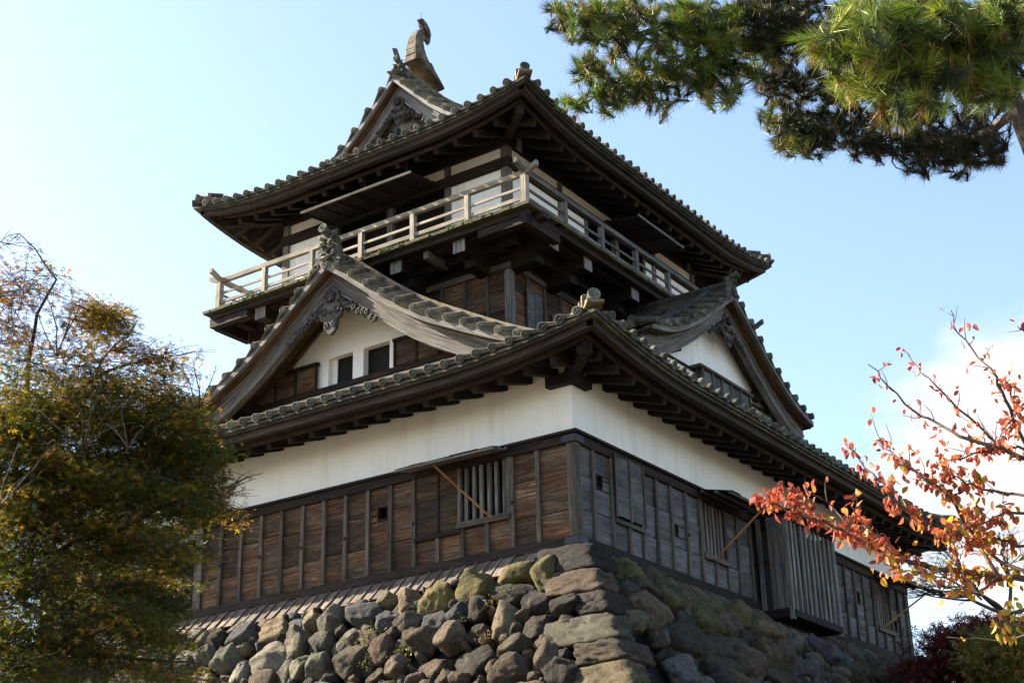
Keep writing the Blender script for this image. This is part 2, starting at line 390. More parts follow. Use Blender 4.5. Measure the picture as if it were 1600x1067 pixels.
# --- openings of the ground storey (u0,u1,z0,z1)
HOLES = {'F': [(4.02, 4.92, .70, 1.62), (-3.45, -1.95, 0, 1.66), (2.27, 2.50, 1.03, 1.27)],
         'R': [(-2.80, -1.98, .66, 1.6), (-.6, 1.25, .1, 1.6), (5.04, 5.84, .60, 1.58), (-6.30, -6.12, 1.01, 1.25), (-3.83, -3.70, .76, .97), (4.03, 4.18, .94, 1.18), (6.02, 6.18, .66, .88)],
         'B': [], 'L': []}
mb = MB()
for fc in 'FRBL':
    U, O = half[fc]; t = .11 if fc in 'FB' else 0
    wall_with_holes(mb, fc, -U+.07+(0.12 if fc in 'RL' else 0), U-.07-(.12 if fc in 'RL' else 0), 0, 1.72, O-.19, O-.07, HOLES[fc])
mb.build('backing_wall', M['dark_timber'], keep)
mb = MB()
for fc in 'FRBL':
    U, O = half[fc]; e = .17 if fc in 'RL' else .05
    fbox(mb, fc, -U+e, U-e, O-.17, O-.05, 1.7, 3.15, col=.5)
mb.build('plaster_wall', M['plaster'], keep)
mb = MB(); mb.box((-A+.6, -B+.6, -.1), (A-.6, B-.6, 3.0)); mb.build('interior_shade_block', M['interior_shade'], keep)  # solid block; the shade of the rooms is put into its colour

def nails(mb, face, pts, O, r=.028):
    for u, z in pts: mb.sphere(Mf(face, u, O, z), r, n=8, mth=4)

def siding(face, battens, panels_mat, skip=(), seams=(.60, 1.15), name='board_siding'):
    """boards between battens; skip = list of (u0,u1,z0,z1) where nothing is nailed"""
    U, O = half[face]
    mb = MB(); bt = MB()
    edges = sorted([-U+.09]+battens+[U-.09])
    for i in range(len(edges)-1):
        a, b = edges[i], edges[i+1]
        jz = [0.10]+[s+random.uniform(-.04, .04) for s in seams]+[1.70]
        for j in range(len(jz)-1):
            z0, z1 = jz[j], jz[j+1]
            cells = [(a, b, z0, z1)]
            for h in skip:
                out = []
                for (p, q, r_, s_) in cells:
                    x0, x1, y0, y1 = max(p, h[0]), min(q, h[1]), max(r_, h[2]), min(s_, h[3])
                    if x1-x0 < .01 or y1-y0 < .01: out.append((p, q, r_, s_)); continue
                    if y0 > r_+.02: out.append((p, q, r_, y0))
                    if y1 < s_-.02: out.append((p, q, y1, s_))
                    if x0 > p+.02: out.append((p, x0, y0, y1))
                    if x1 < q-.02: out.append((x1, q, y0, y1))
                cells = out
            cv = random.random()
            for (p, q, r_, s_) in cells:
                # lapped board: lower edge stands a little proud
                th = .016; k = len(mb.v)
                P0 = Mf(face, p, O-.055, r_); P1 = Mf(face, q, O-.055, r_)
                mb.beam(Mf(face, p+.002, O-.058+.007, (r_+s_)/2-.004), Mf(face, q-.002, O-.058+.007, (r_+s_)/2+random.uniform(-.004, .004)), .022, s_-r_-.022, up=Vector(Mf(face, 0, .045, 1)), col=cv)
    sd = mb.build(name, M[panels_mat], keep)
    for u in battens:
        segs = [(.10, 1.70)]
        for h in skip:
            if h[0]-.03 < u < h[1]+.03:
                new = []
                for s0, s1 in segs:
                    if h[2] > s0+.05: new.append((s0, min(s1, h[2])))
                    if h[3] < s1-.05: new.append((max(s0, h[3]), s1))
                segs = new
        for s0, s1 in segs:
            bt.beam(Mf(face, u+random.uniform(-.006, .006), O-.018, s0), Mf(face, u+random.uniform(-.006, .006), O-.018, s1), .07+random.uniform(-.006, .006), .055, up=Mf(face, 0, 1, 0))
    for s in (-1, 1):
        if face in 'FB' or True:
            bt.beam(Mf(face, s*(U-.035), O-.01, .0), Mf(face, s*(U-.035), O-.01, 1.72), .11, .05, up=Mf(face, 0, 1, 0))
    bt.build('batten_frame', M['batten'], sd)
    return sd

# post of the corner, rails, cap strip: front and back run through, sides butt against them
mb = MB(); mc = MB()
for fc in 'FRBL':
    U, O = half[fc]; e = .05 if fc in 'FB' else -.012
    fbox(mb, fc, -U-e+.02, U+e-.02, O-.05, O+.03, 1.60, 1.745, 'u')
    fbox(mb, fc, -U-e+.02, U+e-.02, O-.05, O+.035, -.015, .125, 'u')
    e = .085 if fc in 'FB' else -.055
    fbox(mc, fc, -U-e, U+e, O-.05, O+.085, 1.748, 1.79, 'u')
mb.build('girt_rail', M['dark_timber'], keep); mc.build('cap_strip', M['dark_timber'], keep)
mb = MB()
for sx in (-1, 1):
    for sy in (-1, 1): mb = MB(); mb.box((sx*(A+.012), sy*(B+.012), .0), (sx*(A-.15), sy*(B-.15), 1.745), 2); mb.build('corner_post', M['batten'], keep)
Fb = [A-.217-.49*k for k in range(1, 17)]
Fb_l = [-3.6, -4.1, -4.6, -5.1, -5.6]
sdF = siding('F', [u for u in Fb if not (4.02 < u < 4.9 and False)]+Fb_l, 'board_brown',
       skip=[(3.97, 4.97, .64, 1.72), (-3.52, -1.90, -.1, 1.8), (2.27, 2.50, 1.03, 1.27), (3.10, 3.97, .57, 1.72)])
Rb = [-6.41, -5.86, -5.36, -4.90, -4.43, -3.93, -3.40, -2.90, -2.39, -1.93, -1.47, -.95, 1.5, 2.0, 2.49, 2.96, 3.42, 3.90, 4.39, 4.90, 5.40, 5.90, 6.37]
sdR = siding('R', Rb, 'board_grey', skip=[(-2.86, -1.95, .60, 1.72), (-.82, 1.42, -.1, 1.72), (4.98, 5.88, .54, 1.66), (-6.30, -6.12, 1.01, 1.25), (-3.83, -3.70, .76, .97), (4.03, 4.18, .94, 1.18), (6.02, 6.18, .66, .88), (-5.82, -4.92, .60, 1.72)])
siding('B', [-5.7+.49*k for k in range(24)], 'board_grey'); siding('L', [-6.4+.49*k for k in range(27)], 'board_brown')
mb = MB()
nails(mb, 'F', [(Fb[i], z) for i in (1, 5, 8, 10, 12, 14) for z in (.85,)]+[(Fb[i], 1.66) for i in (8, 12)]+[(Fb[i], .05) for i in (4, 8, 12)], B+.02, .03)
nails(mb, 'R', [(Rb[i], .85) for i in (3, 6, 16, 18)]+[(Rb[i], .05) for i in (1, 7, 15)], A+.02, .028)
for z in (1.665, .055):
    for fc in 'FR':
        U, O = half[fc]; s = 1 if fc == 'F' else -1
        mb.beam(Mf(fc, s*(U-.17), O+.042, z), Mf(fc, s*(U+.04), O+.042, z), .11, .012, up=Mf(fc, 0, 1, 0))
        mb.tube([Mf(fc, s*(U-.17), O+.034, z), Mf(fc, s*(U-.17), O+.047, z)], .055, 12)
nl = mb.build('iron_fitting', M['iron'], keep)

def lattice_window(face, u0, u1, z0, z1, nb, O=None, mat='grey_timber', bar_w=.065):
    O = half[face][1] if O is None else O
    mb = MB()
    fbox(mb, face, u0-.07, u1+.07, O-.06, O+.045, z0-.10, z0-.005, 'u'); fbox(mb, face, u0-.07, u1+.07, O-.06, O+.02, z1+.005, z1+.06, 'u')
    fbox(mb, face, u0-.06, u0, O-.09, O+.01, z0-.004, z1+.004, 'z'); fbox(mb, face, u1, u1+.06, O-.09, O+.01, z0-.004, z1+.004, 'z')
    w = mb.build('lattice_window', M['batten'], keep); mb = MB()
    for k in range(nb):
        u = u0+(k+.5)*(u1-u0)/nb
        mb.beam(Mf(face, u, O-.07, z0), Mf(face, u+random.uniform(-.008, .008), O-.07, z1), bar_w, .06, up=Mf(face, 0, 1, 0))
    mb.build('lattice_bars', M[mat], w); return w
lattice_window('F', 4.02, 4.92, .70, 1.62, 6, bar_w=.06)
lattice_window('R', -2.80, -1.98, .66, 1.6, 6, mat='grey_timber', bar_w=.055)
lattice_window('R', 5.04, 5.84, .60, 1.58, 6, bar_w=.055)
# dark sliding shutter beside the front window, with its thin upright and the long sill
mb = MB(); fbox(mb, 'F', 3.11, 3.56, B-.055, B-.012, 1.2, 1.69, 'u'); fbox(mb, 'F', 3.565, 3.965, B-.055, B-.012, 1.22, 1.69, 'u')
fbox(mb, 'F', 3.11, 3.56, B-.055, B-.018, .59, 1.195, 'u', .0); fbox(mb, 'F', 3.565, 3.965, B-.055, B-.018, .59, 1.215, 'u', .05)
sh = mb.build('sliding_shutter', M['board_brown'], keep)
mb = MB(); fbox(mb, 'F', 3.545, 3.575, B-.012, B+.006, .60, 1.69, 'z'); fbox(mb, 'F', 3.08, 4.02, B-.05, B+.03, .53, .59, 'u'); mb.build('shutter_frame', M['dark_timber'], sh)
# hanging shutter on the right face
mb = MB()
for k, z in enumerate((.68, .93, 1.18, 1.43)):
    for (a, b) in ((-5.80, -5.38), (-5.355, -4.93)): fbox(mb, 'R', a, b, A+.01, A+.035, z, z+.245, 'u')
sh = mb.build('hanging_shutter', M['board_grey'], keep, 'closed grey shutter hanging over the boards'); mb = MB()
for u in (-5.81, -5.367, -4.92): fbox(mb, 'R', u-.022, u+.022, A+.036, A+.058, .64, 1.69, 'z')
fbox(mb, 'R', -5.83, -4.90, A-.02, A+.03, .56, .63, 'u'); mb.build('shutter_frame', M['batten'], sh)
# squint holes
for fc, u0, u1, z0, z1 in (('F', 2.27, 2.50, 1.03, 1.27), ('R', -6.30, -6.12, 1.01, 1.25), ('R', -3.83, -3.70, .76, .97), ('R', 4.03, 4.18, .94, 1.18), ('R', 6.02, 6.18, .66, .88)):
    mb = MB(); O = half[fc][1]; t = .022
    fbox(mb, fc, u0, u0+t, O-.25, O-.015, z0, z1, 'z'); fbox(mb, fc, u1-t, u1, O-.25, O-.015, z0, z1, 'z')
    fbox(mb, fc, u0+t, u1-t, O-.25, O-.015, z0, z0+t, 'u'); fbox(mb, fc, u0+t, u1-t, O-.25, O-.015, z1-t, z1, 'u')
    mb.build('loophole', M['dark_timber'], keep)
def awning(face, u0, u1, zh, zo, out, n, mat='dark_timber', prop=None, O=None):
    """top-hung plank flap, propped open"""
    O = half[face][1]+.05 if O is None else O
    mb = MB(); L = math.hypot(out, zh-zo)
    for k in range(n):
        a = u0+(u1-u0)*k/n+.004; b = u0+(u1-u0)*(k+1)/n-.004; um = (a+b)/2
        mb.beam(Mf(face, um, O, zh), Mf(face, um+random.uniform(-.01, .01), O+out+random.uniform(-.02, .03), zo), b-a, .022)
    aw = mb.build('awning_shutter', M[mat], keep); mb = MB()
    for f in (.12, .55, .97):
        mb.beam(Mf(face, u0-.03, O+out*f, zh+(zo-zh)*f-.03), Mf(face, u1+.03, O+out*f, zh+(zo-zh)*f-.03), .045, .035)
    mb.build('awning_batten', M['grey_timber'], aw)
    if prop:
        mb = MB(); (pu0, pz0), (pu1, f) = prop
        mb.beam(Mf(face, pu0, O-.02, pz0), Mf(face, pu1, O+out*f, zh+(zo-zh)*f-.05), .032, .032); mb.build('prop_stick', M['prop'], aw)
    return aw
awning('F', 3.05, 4.98, 1.76, 1.66, .42, 7, prop=((4.64, .66), (3.75, .8)))
awning('R', -3.0, -1.35, 1.74, 1.60, .62, 5, prop=((-2.45, .64), (-1.72, .95)))
awning('R', 4.95, 6.12, 1.70, 1.42, .80, 5, prop=((5.12, .56), (6.05, .95)))

# projecting bay with upright slats (open floor for dropping stones)
mb = MB(); bx = A+.62; y0, y1 = -.82, 1.42
for k in range(11):
    u = y0+.06+(y1-y0-.12)*(k)/10
    mb.beam((bx, u, -.06 if k not in (0, 10) else -.25), (bx+random.uniform(-.01, .01), u+random.uniform(-.01, .01), 1.66), .11 if k in (0, 10) else .085, .07 if k in (0, 10) else .04, up=(1, 0, 0), col=.9 if k % 3 else .5)
for s, yy in ((-1, y0+.02), (1, y1-.02)):
    for k in range(5):
        xx = A+.10+.115*k
        if k == 1 and s < 0: continue
        mb.beam((xx, yy, -.04), (xx+random.uniform(-.02, .02), yy, 1.66), .12 if k % 2 else .085, .035, up=(0, 1, 0), col=.15+.1*k)
bay = mb.build('stone_drop_bay', M['grey_timber'], keep, 'projecting grey slatted bay with an overhanging floor'); mb = MB()
mb.box((A, y0+.0, -.20), (bx-.04, y0+.08, -.07), 0); mb.box((A, y1-.08, -.20), (bx-.04, y1, -.07), 0); mb.box((bx-.038, y0+.06, -.20), (bx+.055, y1-.06, -.075), 1)
for k in range(4): mb.box((A+.1+.13*k, y0+.08, -.15), (A+.19+.13*k, y1-.08, -.11), 1)
mb.box((A-.1, y0+.07, .80), (bx-.07, y0+.10, .88), 0)
mb.build('bay_floor', M['dark_timber'], bay); mb = MB()
mb.box((A-.05, y0+.2, .0), (A-.02, y1-.1, 1.6), 2); mb.build('bay_shade_sheet', M['interior_shade'], bay); mb = MB()  # near-black sheet stands in for the shade inside the bay
for k in range(7):
    u = y0-.12+(y1-y0+.24)*(k+.5)/7; mb.beam((A-.02, u, 1.93), (bx+.22, u, 1.70), (y1-y0+.24)/7-.006, .03)
mb.beam((bx+.18, y0-.16, 1.665), (bx+.18, y1+.16, 1.665), .06, .05); mb.beam((A+.1, y0-.16, 1.87), (A+.1, y1+.16, 1.87), .06, .05)
mb.beam((bx, y0-.02, 1.64), (bx, y1+.02, 1.64), .1, .07)
mb.build('bay_roof', M['dark_timber'], bay)
# the recessed doorway of the front: posts, lintel
mb = MB()
for u in (-3.5, -1.9): fbox(mb, 'F', u-.09, u+.09, B-.12, B+.02, -.0, 1.6, 'z')
fbox(mb, 'F', -3.42, -1.98, B-.14, B-.06, 1.45, 1.59, 'u'); mb.build('doorway', M['grey_timber'], keep)
mb = MB(); fbox(mb, 'F', -3.41, -1.99, B-.6, B-.56, 0, 1.6, 'z'); mb.build('door_leaf', M['dark_timber'], keep)

# skirt of overlapping planks that sheds water over the stone base
mb = MB()
for fc in 'FRBL':
    U, O = half[fc]; n = int(2*(U+.02)/.235); w = 2*(U+.02)/n
    for k in range(n):
        u = -U-.02+w*(k+.5); za, zb = -.02, -.40
        fan = (k+.5)/n*2-1; sp = .36*max(0, abs(fan)-.97)/.03*(1 if fan > 0 else -1)
        mb.beam(Mf(fc, u, O-.01, za+.012*(k % 2)), Mf(fc, u+sp*.4, O+.37+random.uniform(-.012, .012), zb+.012*(k % 2)), w+.012, .022, w2=w+.012)
sk = mb.build('skirt_boards', M['skirt_board'], keep); mb = MB()
for fc in 'FRBL':
    U, O = half[fc]; n = int(2*(U+.02)/.235); w = 2*(U+.02)/n
    for k in range(n+1):
        u = -U-.02+w*k; mb.beam(Mf(fc, u, O, -.005), Mf(fc, u, O+.38, -.375), .035, .035, col=.3)
mb.build('skirt_cover_strip', M['skirt_board'], sk)

# ---------------------------------------------------------------- roofs
def interp(tab, s): return float(np.interp(s, [a for a, _ in tab], [b for _, b in tab]))
def smooth_tab(tab, n=40):
    """cubic Hermite through the table so the curve has no corners"""
    xs = np.array([a for a, _ in tab], float); ys = np.array([b for _, b in tab], float)
    d = np.gradient(ys, xs); out = []
    for i in range(len(xs)-1):
        h = xs[i+1]-xs[i]
        for t in np.linspace(0, 1, 7)[:-1]:
            out.append((xs[i]+t*h, (2*t**3-3*t**2+1)*ys[i]+(t**3-2*t**2+t)*h*d[i]+(-2*t**3+3*t**2)*ys[i+1]+(t**3-t**2)*h*d[i+1]))
    return out+[(xs[-1], ys[-1])]
class Roof:
    def __init__(r, E, G, tab, L, D): r.E, r.G, r.tab, r.L, r.D = E, G, smooth_tab(tab), L, D
    def dims(r, f): return (r.E, r.G) if f in 'FB' else (r.G, r.E)   # (half length along eave, eave distance)
    def z(r, x, y, s):
        d = math.hypot(abs(x)-r.E, abs(y)-r.G)
        return interp(r.tab, s)+r.L*max(0, 1-d/r.D)**2
    lo = 2.3; span = 2.6; rise = .20
    def up(r, s):
        t = min(1, max(0, (s-r.lo)/r.span)); return r.rise*t*t*(3-2*t)
    def P(r, f, u, s, dz=0):
        o = r.dims(f)[1]-s; x, y, _ = Mf(f, u, o, 0)
        k = r.up(s) if f in 'RL' else 0
        return Vector((x, y, r.z(x, y, s)+dz+k))
lower = Roof(7.43, 8.15, [(0, 2.83), (1, 3.27), (2.0, 3.73), (2.85, 4.12), (3.49, 4.39), (4.33, 4.79), (5.17, 5.22), (5.68, 5.55), (6.48, 6.15), (6.97, 6.54), (7.43, 6.86)], .30, 3.2)
upper = Roof(4.45, 5.325, [(0, 9.41), (.7, 9.64), (1.45, 9.93), (2.3, 10.34), (3.15, 10.86), (3.97, 11.63), (4.45, 12.13)], .32, 2.6)
upper.lo = 1.5; upper.span = 1.5; upper.rise = .16
YG = {'lower': 5.85, 'upper': 3.86}      # where the end gables stand
YW = {'lower': 4.85, 'upper': 3.40}      # the gable walls behind them

def disc(mb, p, d, r, up=Vector((0, 0, 1))):
    """round tile end: rim, field and three commas"""
    d = Vector(d).normalized(); p = Vector(p); side = d.cross(up).normalized(); u2 = side.cross(d).normalized()
    cv = random.random(); n = 14
    def ring(rr, off, k0=0): return [p+d*off+side*math.cos(2*math.pi*k/n)*rr+u2*math.sin(2*math.pi*k/n)*rr for k in range(n)]
    rows = [ring(r*.98, -.05), ring(r*1.12, -.03), ring(r*1.12, .012), ring(r*.90, .016), ring(r*.84, .002)]
    base = len(mb.v)
    for row in rows: mb.v.extend([tuple(q) for q in row])
    for i in range(len(rows)-1):
        for k in range(n):
            l = (k+1) % n; mb.face([base+i*n+k, base+i*n+l, base+(i+1)*n+l, base+(i+1)*n+k], [(0, 0), (.1, 0), (.1, .1), (0, .1)], (cv, .5, .5, 1))
    mb.face([base+4*n+k for k in range(n)], [(0, 0)]*n, (cv, .5, .5, 1))
    for j in range(3):
        a = j*2.094+.4
        pts = [p+d*.008+(side*math.cos(a+t)*rr+u2*math.sin(a+t)*rr) for t, rr in ((0, r*.30), (.6, r*.46), (1.3, r*.58))]
        mb.tube(pts, [r*.19, r*.13, r*.05], 6, True, col=cv*.7)

def roof_tiles(rf, name, parent, tower=None, cross=None):
    yg, yw = YG[name], YW[name]
    surf = MB(); tub = MB(); dsc = MB(); edge = MB(); fas = MB(); sof = MB()
    for f in 'FRBL':
        U, O = rf.dims(f)
        side = f in 'RL'
        smax = O if side else O-yw
        rows = [smax*(i/22) for i in range(23)]
        grid = []
        for s in rows:
            vm = (U-s if U-s > yg-.5 else yg-.5) if side else U-s
            grid.append([rf.P(f, vm*t, s) for t in np.linspace(-1, 1, 49)])
        for g0, g1 in zip(grid[:-1], grid[1:]): surf.strip(g0, g1, col=.4)
        # tubes
        nt_ = int((U-.16)/.31)
        for k in range(-nt_, nt_+1):
            u = k*.31
            if side: se = O-.1 if abs(u) <= yg-.5 else U-abs(u)
            else: se = min(U-abs(u), O-yw)
            if side and abs(u) > yg-.5 and abs(u) < yg+.05: se = min(se, U-abs(u)) if U-abs(u) > .3 else se
            if tower and side and abs(u) < D3: se = min(se, O-C3+.1)
            if cross and side and abs(u) < cross: se = min(se, 2.15)
            se = max(se, .25)
            K = max(3, int(se/.5)+2)
            pts = [rf.P(f, u, -.05+(se+.05)*i/(K-1), .035) for i in range(K)]
            rr = .068+random.uniform(-.004, .004)
            tub.tube(pts, rr, 9, True)
            dsc_p = pts[0]; disc(dsc, dsc_p, (pts[0]-pts[1]), rr)
            # joints between successive tubes: small collars
            Lk = 0
            for q in np.arange(.42, se-.1, .42):
                c0 = rf.P(f, u, q, .035); c1 = rf.P(f, u, q+.035, .035); tub.tube([c0, c1], rr+.010, 9, True, col=random.random())
        # slabs between the tubes, each a little proud at its lower end
        for k in range(-nt_, nt_):
            u = (k+.5)*.31
            se = (O-.3 if abs(u) <= yg-.5 else U-abs(u)) if side else min(U-abs(u), O-yw)
            if tower and side and abs(u) < D3: se = min(se, O-C3)
            if cross and side and abs(u) < cross: se = min(se, 2.15)
            q = 0
            while q < se-.1:
                q1 = min(q+.42, se); a = rf.P(f, u, q-.02, .018); b = rf.P(f, u, q1, .0)
                surf.beam(a, b, .20, .028); q = q1
        us = np.linspace(-U, U, 61)
        def offs(o0, o1, z0, z1):
            a = Vector(Mf(f, 0, o0, 0)); b = Vector(Mf(f, 0, o1, 0))
            return [a+Vector((0, 0, z0)), b+Vector((0, 0, z0)), b+Vector((0, 0, z1)), a+Vector((0, 0, z1))]
        ez = .003 if f in 'FB' else 0
        def line(inset, dz=0):
            inset += .005 if f in 'FB' else 0
            return [Vector((*rf.P(f, t*(U-inset), 0).xy, rf.P(f, t*U, 0).z+dz+ez)) for t in np.linspace(-1, 1, 61)]
        edge.ribbon(line(.01), offs(-.16, -.0, -.075, -.02), None)
        edge.ribbon(line(.05), offs(-.20, -.04, -.115, -.078), None)
        fas.ribbon(line(.12), offs(-.24, -.12, -.225, -.118), None)
        fas.ribbon(line(.40), offs(-.44, -.39, -.265, -.195), None, col=.9)
        wo_ = O-(A if name == 'lower' and f in 'RL' else B if name == 'lower' else C3 if f in 'RL' else D3)
        zi = 2.92 if name == 'lower' else 9.74
        P1 = [p+Vector(Mf(f, 0, -.24, -.17)) for p in line(.24)]
        P2 = []
        for t in np.linspace(-1, 1, 61):
            x, y, _ = Mf(f, t*(U-wo_+.1), O-wo_-.1, 0); P2.append(Vector((x, y, zi+.02)))
        sof.strip(P1, P2, col=.3)
    sf = surf.build('roof_tiling', M['tile'], parent); tub.build('round_tile_rows', M['tile'], sf); dsc.build('tile_end_discs', M['tile_disc'], sf)
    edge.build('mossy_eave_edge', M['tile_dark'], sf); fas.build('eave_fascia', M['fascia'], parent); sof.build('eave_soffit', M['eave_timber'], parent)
    return sf
rl = roof_tiles(lower, 'lower', keep, tower=True, cross=3.2)
ru = roof_tiles(upper, 'upper', keep)

def rafters(rf, name, hu, ho, step, zi, faces='FR'):
    for f in 'FRBL':
        U, O = rf.dims(f); W = {'F': ho, 'B': ho, 'R': hu, 'L': hu}[f]; V = {'F': hu, 'B': hu, 'R': ho, 'L': ho}[f]
        n = int((U-.55)/step); allb = MB()
        for k in range(-n, n+1):
            u = k*step+.001
            tip = rf.P(f, u, .44, 0); tz = interp(rf.tab, 0)+rf.L*max(0, 1-(U-abs(u))/rf.D)**2-.305
            inner = W-.12+max(0, abs(u)-V+.06)
            if inner > O-.6: continue
            x, y, _ = Mf(f, u, O-.43, 0); xi, yi, _ = Mf(f, u, inner, 0)
            fr = (inner-W)/(O-.43-W); zin = zi+(tz-zi)*max(0, fr)
            visible = (f == 'F' and u > -4) or (f == 'R') or (name == 'upper' and f == 'F')
            mb = MB() if visible else allb
            mb.beam((x, y, tz), (xi, yi, zin), .115+random.uniform(-.006, .006), .13)
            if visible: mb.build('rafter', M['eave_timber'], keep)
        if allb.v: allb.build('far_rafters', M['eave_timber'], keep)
rafters(lower, 'lower', A-.05, B-.05, .49, 2.85)
rafters(upper, 'upper', C3-.05, D3-.05, .49, 9.64)
for rf, hu, ho, zi, n_ in ((lower, A, B, 2.80, 'lower'), (upper, C3, D3, 9.60, 'upper')):
    for sx in (-1, 1):
        for sy in (-1, 1):
            k = .43; cz = interp(rf.tab, 0)+rf.L
            mb = MB(); mb.beam((sx*(hu-.2), sy*(ho-.2), zi-.06), (sx*(rf.E-k), sy*(rf.G-k), cz-.40), .15, .20)
            hr = mb.build('hip_rafter', M['eave_timber'], keep)
            if n_ == 'lower':
                mb = MB(); mb.box((sx*(hu-.45), sy*(ho-.06), zi-.24), (sx*(hu+.16), sy*(ho+.09), zi-.06), 0)
                mb.box((sx*(hu-.06), sy*(ho-.45), zi-.235), (sx*(hu+.09), sy*(ho-.062), zi-.055), 1)
                mb.build('corner_bracket', M['dark_timber'], hr)

# --- ridges: a stack of flat courses with a round cap
def ridge(mb, pts, w, h, r, layers=3, sink=.05):
    for i in range(layers):
        ww = w*(1-.12*i); z0 = -sink+(h+sink)*i/layers; z1 = -sink+(h+sink)*(i+1)/layers-.008
        d = (Vector(pts[-1])-Vector(pts[0])); d.z = 0; sd = Vector((-d.y, d.x, 0)).normalized()
        mb.ribbon(pts, [sd*(-ww/2)+Vector((0, 0, z0)), sd*(ww/2)+Vector((0, 0, z0)), sd*(ww/2)+Vector((0, 0, z1)), sd*(-ww/2)+Vector((0, 0, z1))], None)
    cap = [Vector(p)+Vector((0, 0, h+.02)) for p in pts]
    mb.tube(cap, r, 10, True)
    # collars
    acc = 0
    for a, b in zip(cap[:-1], cap[1:]):
        d = b-a; L = d.length; q = (.42-acc % .42)
        while q < L: mb.tube([a+d*(q/L), a+d*((q+.03)/L)], r+.012, 10, True, col=random.random()); q += .42
        acc += L
    return mb
def end_block(mb, p, out, scale=1.0):
    """small end plate with a round tile jutting outward and up"""
    p = Vector(p); out = Vector(out).normalized(); sd = out.cross(Vector((0, 0, 1)))
    mb.beam(p-out*.16, p-out*.08, .30*scale, .34*scale); mb.beam(p-out*.42+Vector((0, 0, .02)), p-out*.34+Vector((0, 0, .02)), .26*scale, .30*scale)
    mb.beam(p-out*.40+Vector((0, 0, .17*scale)), p-out*.10+Vector((0, 0, .17*scale)), .2*scale, .05)
def hips(rf, name):
    for sx in (-1, 1):
        for sy in (-1, 1):
            yg = YG[name]; smax = rf.G-yg+.35
            pts = [Vector((sx*(rf.E-s), sy*(rf.G-s), rf.z(rf.E-s, rf.G-s, s)+.04)) for s in np.linspace(.12, smax, 9)]
            mb = MB(); ridge(mb, pts, .22, .13, .075, 2)
            out = Vector((sx, sy, 0)).normalized()
            e = pts[0]; end_block(mb, e+Vector((0, 0, .10))-out*.05, out, .85)
            t0 = e-out*.30+Vector((0, 0, .09)); t1 = e+out*.12+Vector((0, 0, .16)); mb.tube([t0, (t0+t1)/2+Vector((0, 0, -.015)), t1], .085, 12, True)
            # upturned corner slab
            mb.beam(e-out*.5+Vector((0, 0, -.06)), e+out*.20+Vector((0, 0, .02)), .26, .05)
            hp = mb.build('hip_ridge', M['tile'], keep)
            mb = MB(); disc(mb, t1, out+Vector((0, 0, .2)), .088); mb.build('ridge_end_disc', M['tile_disc'], hp)
hips(lower, 'lower'); hips(upper, 'upper')

M['pendant'] = wood('pendant', (.03, .025, .022), (.085, .073, .064), (.16, .14, .125), None, (6, 14, 1), vary=.2)
